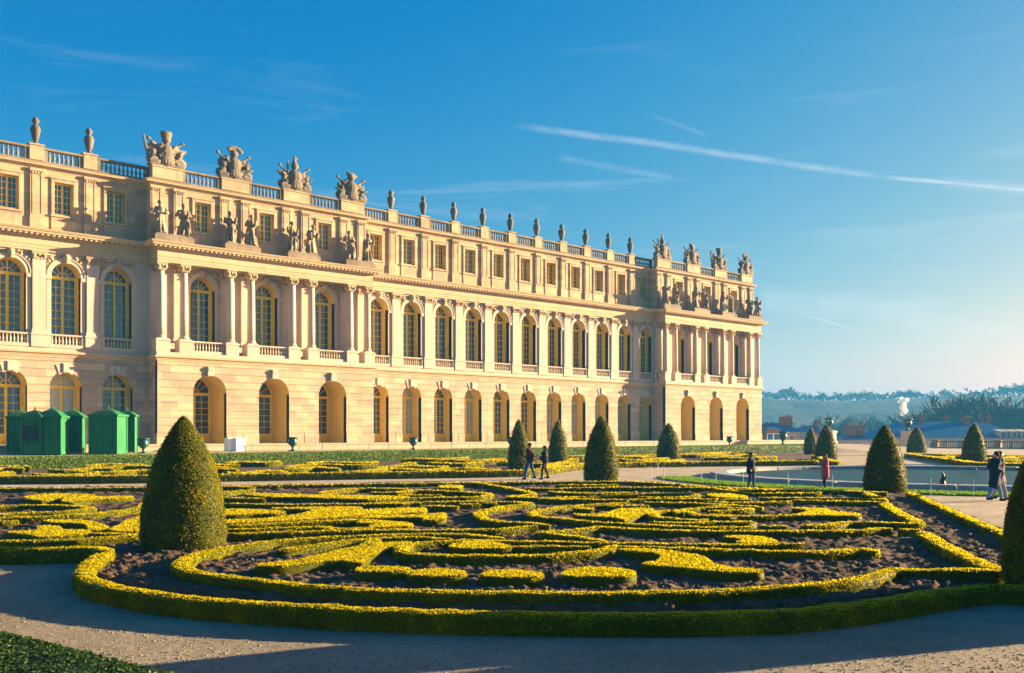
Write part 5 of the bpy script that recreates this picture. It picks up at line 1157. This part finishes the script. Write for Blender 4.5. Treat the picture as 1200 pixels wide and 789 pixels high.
# ------------------------------------------------------------------ people
M_SKIN = mat('skin', (.50,.30,.21), .55); 
def cloth(name, c): 
    m = mat(name, c, .85, 0, .15); t = m.node_tree; bump(t, t.nodes['Principled BSDF'], NOISE(t, coords(t), 30, 3, .6), .4, .01); return m
def person(p, H, rz, label, top, legs, shoe, hair, stride=.0, arms=((.10,-.55,.05),(.10,-.55,.05)), coat=.0, hairlen=.0, lean=0.0, bulk=1.0, headturn=0.0, bag=None):
    """forward is local +x; arms: per side (fore-aft of the hand, drop below the shoulder, outward)"""
    s_ = H / 1.75; o = thing('person', p, label, 'person', None, rz); V3 = lambda x, y, z: Vector((x, y, z)) * s_
    hipc = V3(0,0,.95); chest = V3(.01 + lean*.3, 0, 1.32); neck = V3(.01 + lean*.42, 0, 1.48); head = V3(.035 + lean*.5, 0, 1.625)
    ly = []; 
    for sd, f in ((1, stride), (-1, -stride)):
        hp = V3(0, .09*sd, .92); an = V3(f, .085*sd, .09 + (.05 if f < -.05 else 0)); kn = hp.lerp(an, .5) + V3(.05 if f >= -.05 else .04, 0, .0); ly.append((hp, kn, an, sd))
    ar = []
    for sd, (fx, dz, oy) in zip((1, -1), arms):
        sh = chest + V3(0, .185*sd, .10); ha = sh + V3(fx, oy*sd, dz); mid = sh.lerp(ha, .5); L_ = .57*s_; gap = max(0, L_*L_/4 - (ha - sh).length_squared/4) ** .5
        el = mid + V3(-.8, .25*sd, -.35).normalized() * gap; ar.append((sh, el, ha, sd))
    hr = Vector((math.cos(headturn), math.sin(headturn), 0)); hs_ = Vector((-hr.y, hr.x, 0)); b = MB()
    def torso(mb, e):
        mb.cap(hipc + V3(0,-.06,0), (.125+e)*s_, hipc + V3(0,.06,0), (.125+e)*s_, 12); mb.cap(hipc, (.13+e)*s_, chest, (.135+e)*s_, 12); mb.cap(chest + V3(0,-.10,.02), (.11+e)*s_, chest + V3(0,.10,.02), (.11+e)*s_, 12); mb.cap(chest + V3(0,-.17,.11), (.055+e)*s_, chest + V3(0,.17,.11), (.055+e)*s_, 10)
    torso(b, 0); b.cap(chest + V3(0,0,.08), .075*s_, head, .055*s_, 10)
    hm = None; b.ell(head, (.095*s_, .078*s_, .118*s_), 14, 10); b.ell(head + hr*.045*s_ - V3(0,0,.06), (.05*s_, .055*s_, .055*s_)); b.cap(head + hr*.085*s_ + V3(0,0,.01), .013*s_, head + hr*.112*s_ - V3(0,0,.025), .016*s_, 8)
    for sd in (1, -1): b.ell(head + hs_*.08*s_*sd - V3(0,0,.005), (.022*s_, .012*s_, .032*s_), 8, 6)
    for hp, kn, an, sd in ly: b.cap(hp, .082*s_, kn, .055*s_, 10); b.cap(kn, .055*s_, an, .038*s_, 10); b.cap(an - V3(.03,0,.03), .035*s_, an + V3(.15,0,-.055), .028*s_, 8)
    for sh, el, ha, sd in ar:
        b.cap(sh, .05*s_, el, .04*s_, 10); b.cap(el, .04*s_, ha, .027*s_, 10); d = (ha - el).normalized(); pm = ha + d*.045*s_; side = d.cross(Vector((0,0,1))); side = side.normalized() if side.length > .1 else Vector((1,0,0)); pn = side.cross(d).normalized()
        b.cap(ha + d*.01*s_, .026*s_, pm, .030*s_, 8)
        for k in range(4):
            f0 = pm + side*(k-1.5)*.019*s_ + d*.02*s_; l = (.036, .043, .040, .032)[k]*s_; f1 = f0 + d*l; f2 = f1 + (d*.55 - pn*.8)*l*.9; b.cap(f0, .0092*s_, f1, .0088*s_, 6, 2); b.cap(f1, .0088*s_, f2, .0078*s_, 6, 2)
        t0 = ha + d*.015*s_ + side*.024*s_; t1 = t0 + (d*.6 + side*.7)*.03*s_; b.cap(t0, .011*s_, t1, .010*s_, 6, 2); b.cap(t1, .010*s_, t1 + d*.028*s_, .009*s_, 6, 2)
    body = link('body', remesh(b, 'body', M_SKIN, .0125*s_, it=1), (0,0,0), o)
    fm = MB()
    for sd in (1, -1): fm.ell(head + hr*.088*s_ + hs_*.033*s_*sd + V3(0,0,.012), (.008*s_, .013*s_, .007*s_), 8, 6)
    link('eyes', fm.mesh('eyes', M_DARK), (0,0,0), body); fm = MB(); fm.cap(head + hr*.093*s_ + hs_*.022*s_ - V3(0,0,.062), .006*s_, head + hr*.093*s_ - hs_*.022*s_ - V3(0,0,.062), .006*s_, 6, 2); link('mouth', fm.mesh('mouth', cloth('lips', (.35,.12,.10))), (0,0,0), body)
    tr = MB(); tr.cap(hipc + V3(0,-.06,-.0), .145*s_, hipc + V3(0,.06,0), .145*s_, 12)
    for hp, kn, an, sd in ly: tr.cap(hp, .10*s_, kn, .073*s_, 10); tr.cap(kn, .073*s_, an + V3(0,0,.02), .058*s_, 10)
    link('trousers', remesh(tr, 'trousers', cloth('trousers', legs), .02*s_, it=1), (0,0,0), o)
    for hp, kn, an, sd in ly: m = MB(); m.cap(an - V3(.04,0,.04), .05*s_, an + V3(.14,0,-.052), .04*s_, 10); link('shoe', remesh(m, 'shoe', cloth('shoe', shoe), .016*s_, it=1), (0,0,0), o)
    j = MB(); torso(j, .035*bulk); 
    if coat: 
        for sd in (1, -1): j.cap(hipc + V3(0,.06*sd,.1), .15*s_*bulk, V3(stride*.35*sd, .08*sd, .95 - coat), .165*s_*bulk, 12)
        j.cap(hipc, .16*s_*bulk, V3(0,0,.95 - coat), .18*s_*bulk, 12)
    else: j.cap(hipc + V3(0,-.05,.02), .15*s_*bulk, hipc + V3(0,.05,.02), .15*s_*bulk, 12)
    for sh, el, ha, sd in ar: j.cap(sh, .078*s_*bulk, el, .066*s_*bulk, 10); j.cap(el, .066*s_*bulk, el.lerp(ha, .93), .048*s_*bulk, 10)
    j.cap(neck - V3(.01,0,.05), .085*s_, neck + V3(-.01,0,.0), .078*s_, 10)
    link('jacket', remesh(j, 'jacket', cloth('jacket', top), .02*s_, it=1), (0,0,0), o)
    h = MB(); h.ell(head - hr*.018*s_ + V3(0,0,.028), (.106*s_, .09*s_, .112*s_), 14, 10); 
    if hairlen: h.cap(head - hr*.055*s_, .085*s_, head - hr*.085*s_ - V3(0,0,hairlen), .075*s_, 10); 
    for sd in (1, -1):
        if hairlen: h.cap(head - hr*.02*s_ + hs_*.065*s_*sd, .035*s_, head - hr*.03*s_ + hs_*.075*s_*sd - V3(0,0,hairlen*.7), .035*s_, 8)
    # cut the hair back from the face
    hm_ = remesh(h, 'hair', cloth('hair', hair), .012*s_, it=1); bm = bmesh.new(); bm.from_mesh(hm_); 
    bmesh.ops.bisect_plane(bm, geom=bm.verts[:] + bm.edges[:] + bm.faces[:], plane_co=head + hr*.048*s_ + V3(0,0,.05), plane_no=(hr - Vector((0,0,.75))).normalized(), clear_outer=True); bm.to_mesh(hm_); bm.free()
    link('hair', hm_, (0,0,0), o)
    if bag: mbb = MB(); mbb.ell(V3(*bag), (.12*s_, .08*s_, .15*s_), 12, 8); link('bag', mbb.mesh('bag', cloth('bag', (.02,.02,.025)), True), (0,0,0), o)
    return o, ar
LEFT = math.atan2(CT, -ST)
person(gp(621, 562), 1.88, LEFT - R(30), 'man in dark maroon jacket and blue jeans walking by the slim cone', (.045,.012,.016), (.018,.075,.19), (.03,.03,.03), (.02,.014,.01), .22, ((.08,-.34,.10),(.10,-.50,.06)))
person(gp(638.5, 562), 1.74, LEFT, 'woman in black jacket and dark brown trousers walking behind the man', (.010,.014,.026), (.055,.030,.030), (.02,.02,.02), (.035,.018,.012), .16, ((.26,-.34,-.06),(.26,-.36,-.06)), hairlen=.12)
person(gp(880, 572.5), 1.54, LEFT + R(135), 'person in dark navy jacket and jeans standing on the lawn edge', (.010,.014,.030), (.02,.07,.17), (.02,.02,.02), (.05,.022,.014), .10, ((.06,-.50,.07),(.10,-.48,.07)), hairlen=.06, coat=.10)
o, ar = person(gp(967, 574), 1.50, LEFT + R(8), 'woman with long hair in a pink coat holding a blue phone by the pool', (.48,.095,.125), (.012,.012,.016), (.02,.018,.018), (.10,.045,.022), .05, ((.36,-.22,-.02),(.05,-.46,.06)), coat=.26, hairlen=.20, bulk=1.08)
s_ = 1.0; hp_ = ar[0][2]; cr_, sr_ = math.cos(LEFT + R(8)), math.sin(LEFT + R(8)); ph = Vector(o.location) + Vector((hp_.x*cr_ - hp_.y*sr_, hp_.x*sr_ + hp_.y*cr_, hp_.z)) + Vector((cr_*.10, sr_*.10, .035))
pt = link('phone', MB().bbox(-.045,.045,-.006,.006,-.08,.08,.003).mesh('phone', mat('blue_phone_case', (.02,.16,.55), .3)), ph, None, LEFT + R(8) + R(70)); tag(pt, 'small blue phone held up by the woman in pink', 'phone')
RIGHT = LEFT + math.pi
person(gp(1166, 587.5), 1.72, RIGHT + R(6), 'walker in long navy coat and pale blue jeans, arm in arm by the pool', (.010,.020,.045), (.13,.24,.42), (.012,.012,.014), (.03,.018,.012), .30, ((.16,-.28,-.10),(.12,-.36,.02)), coat=.34, headturn=R(150), bulk=1.05)
pc_ = gp(1171, 586.2); person(pc_, 1.72, RIGHT - R(4), 'walker in mauve grey coat and grey trousers beside the navy coat', (.16,.11,.125), (.30,.27,.29), (.015,.015,.018), (.05,.028,.025), .28, ((.10,-.42,.04),(-.06,-.30,.14)), coat=.28, bulk=1.02)
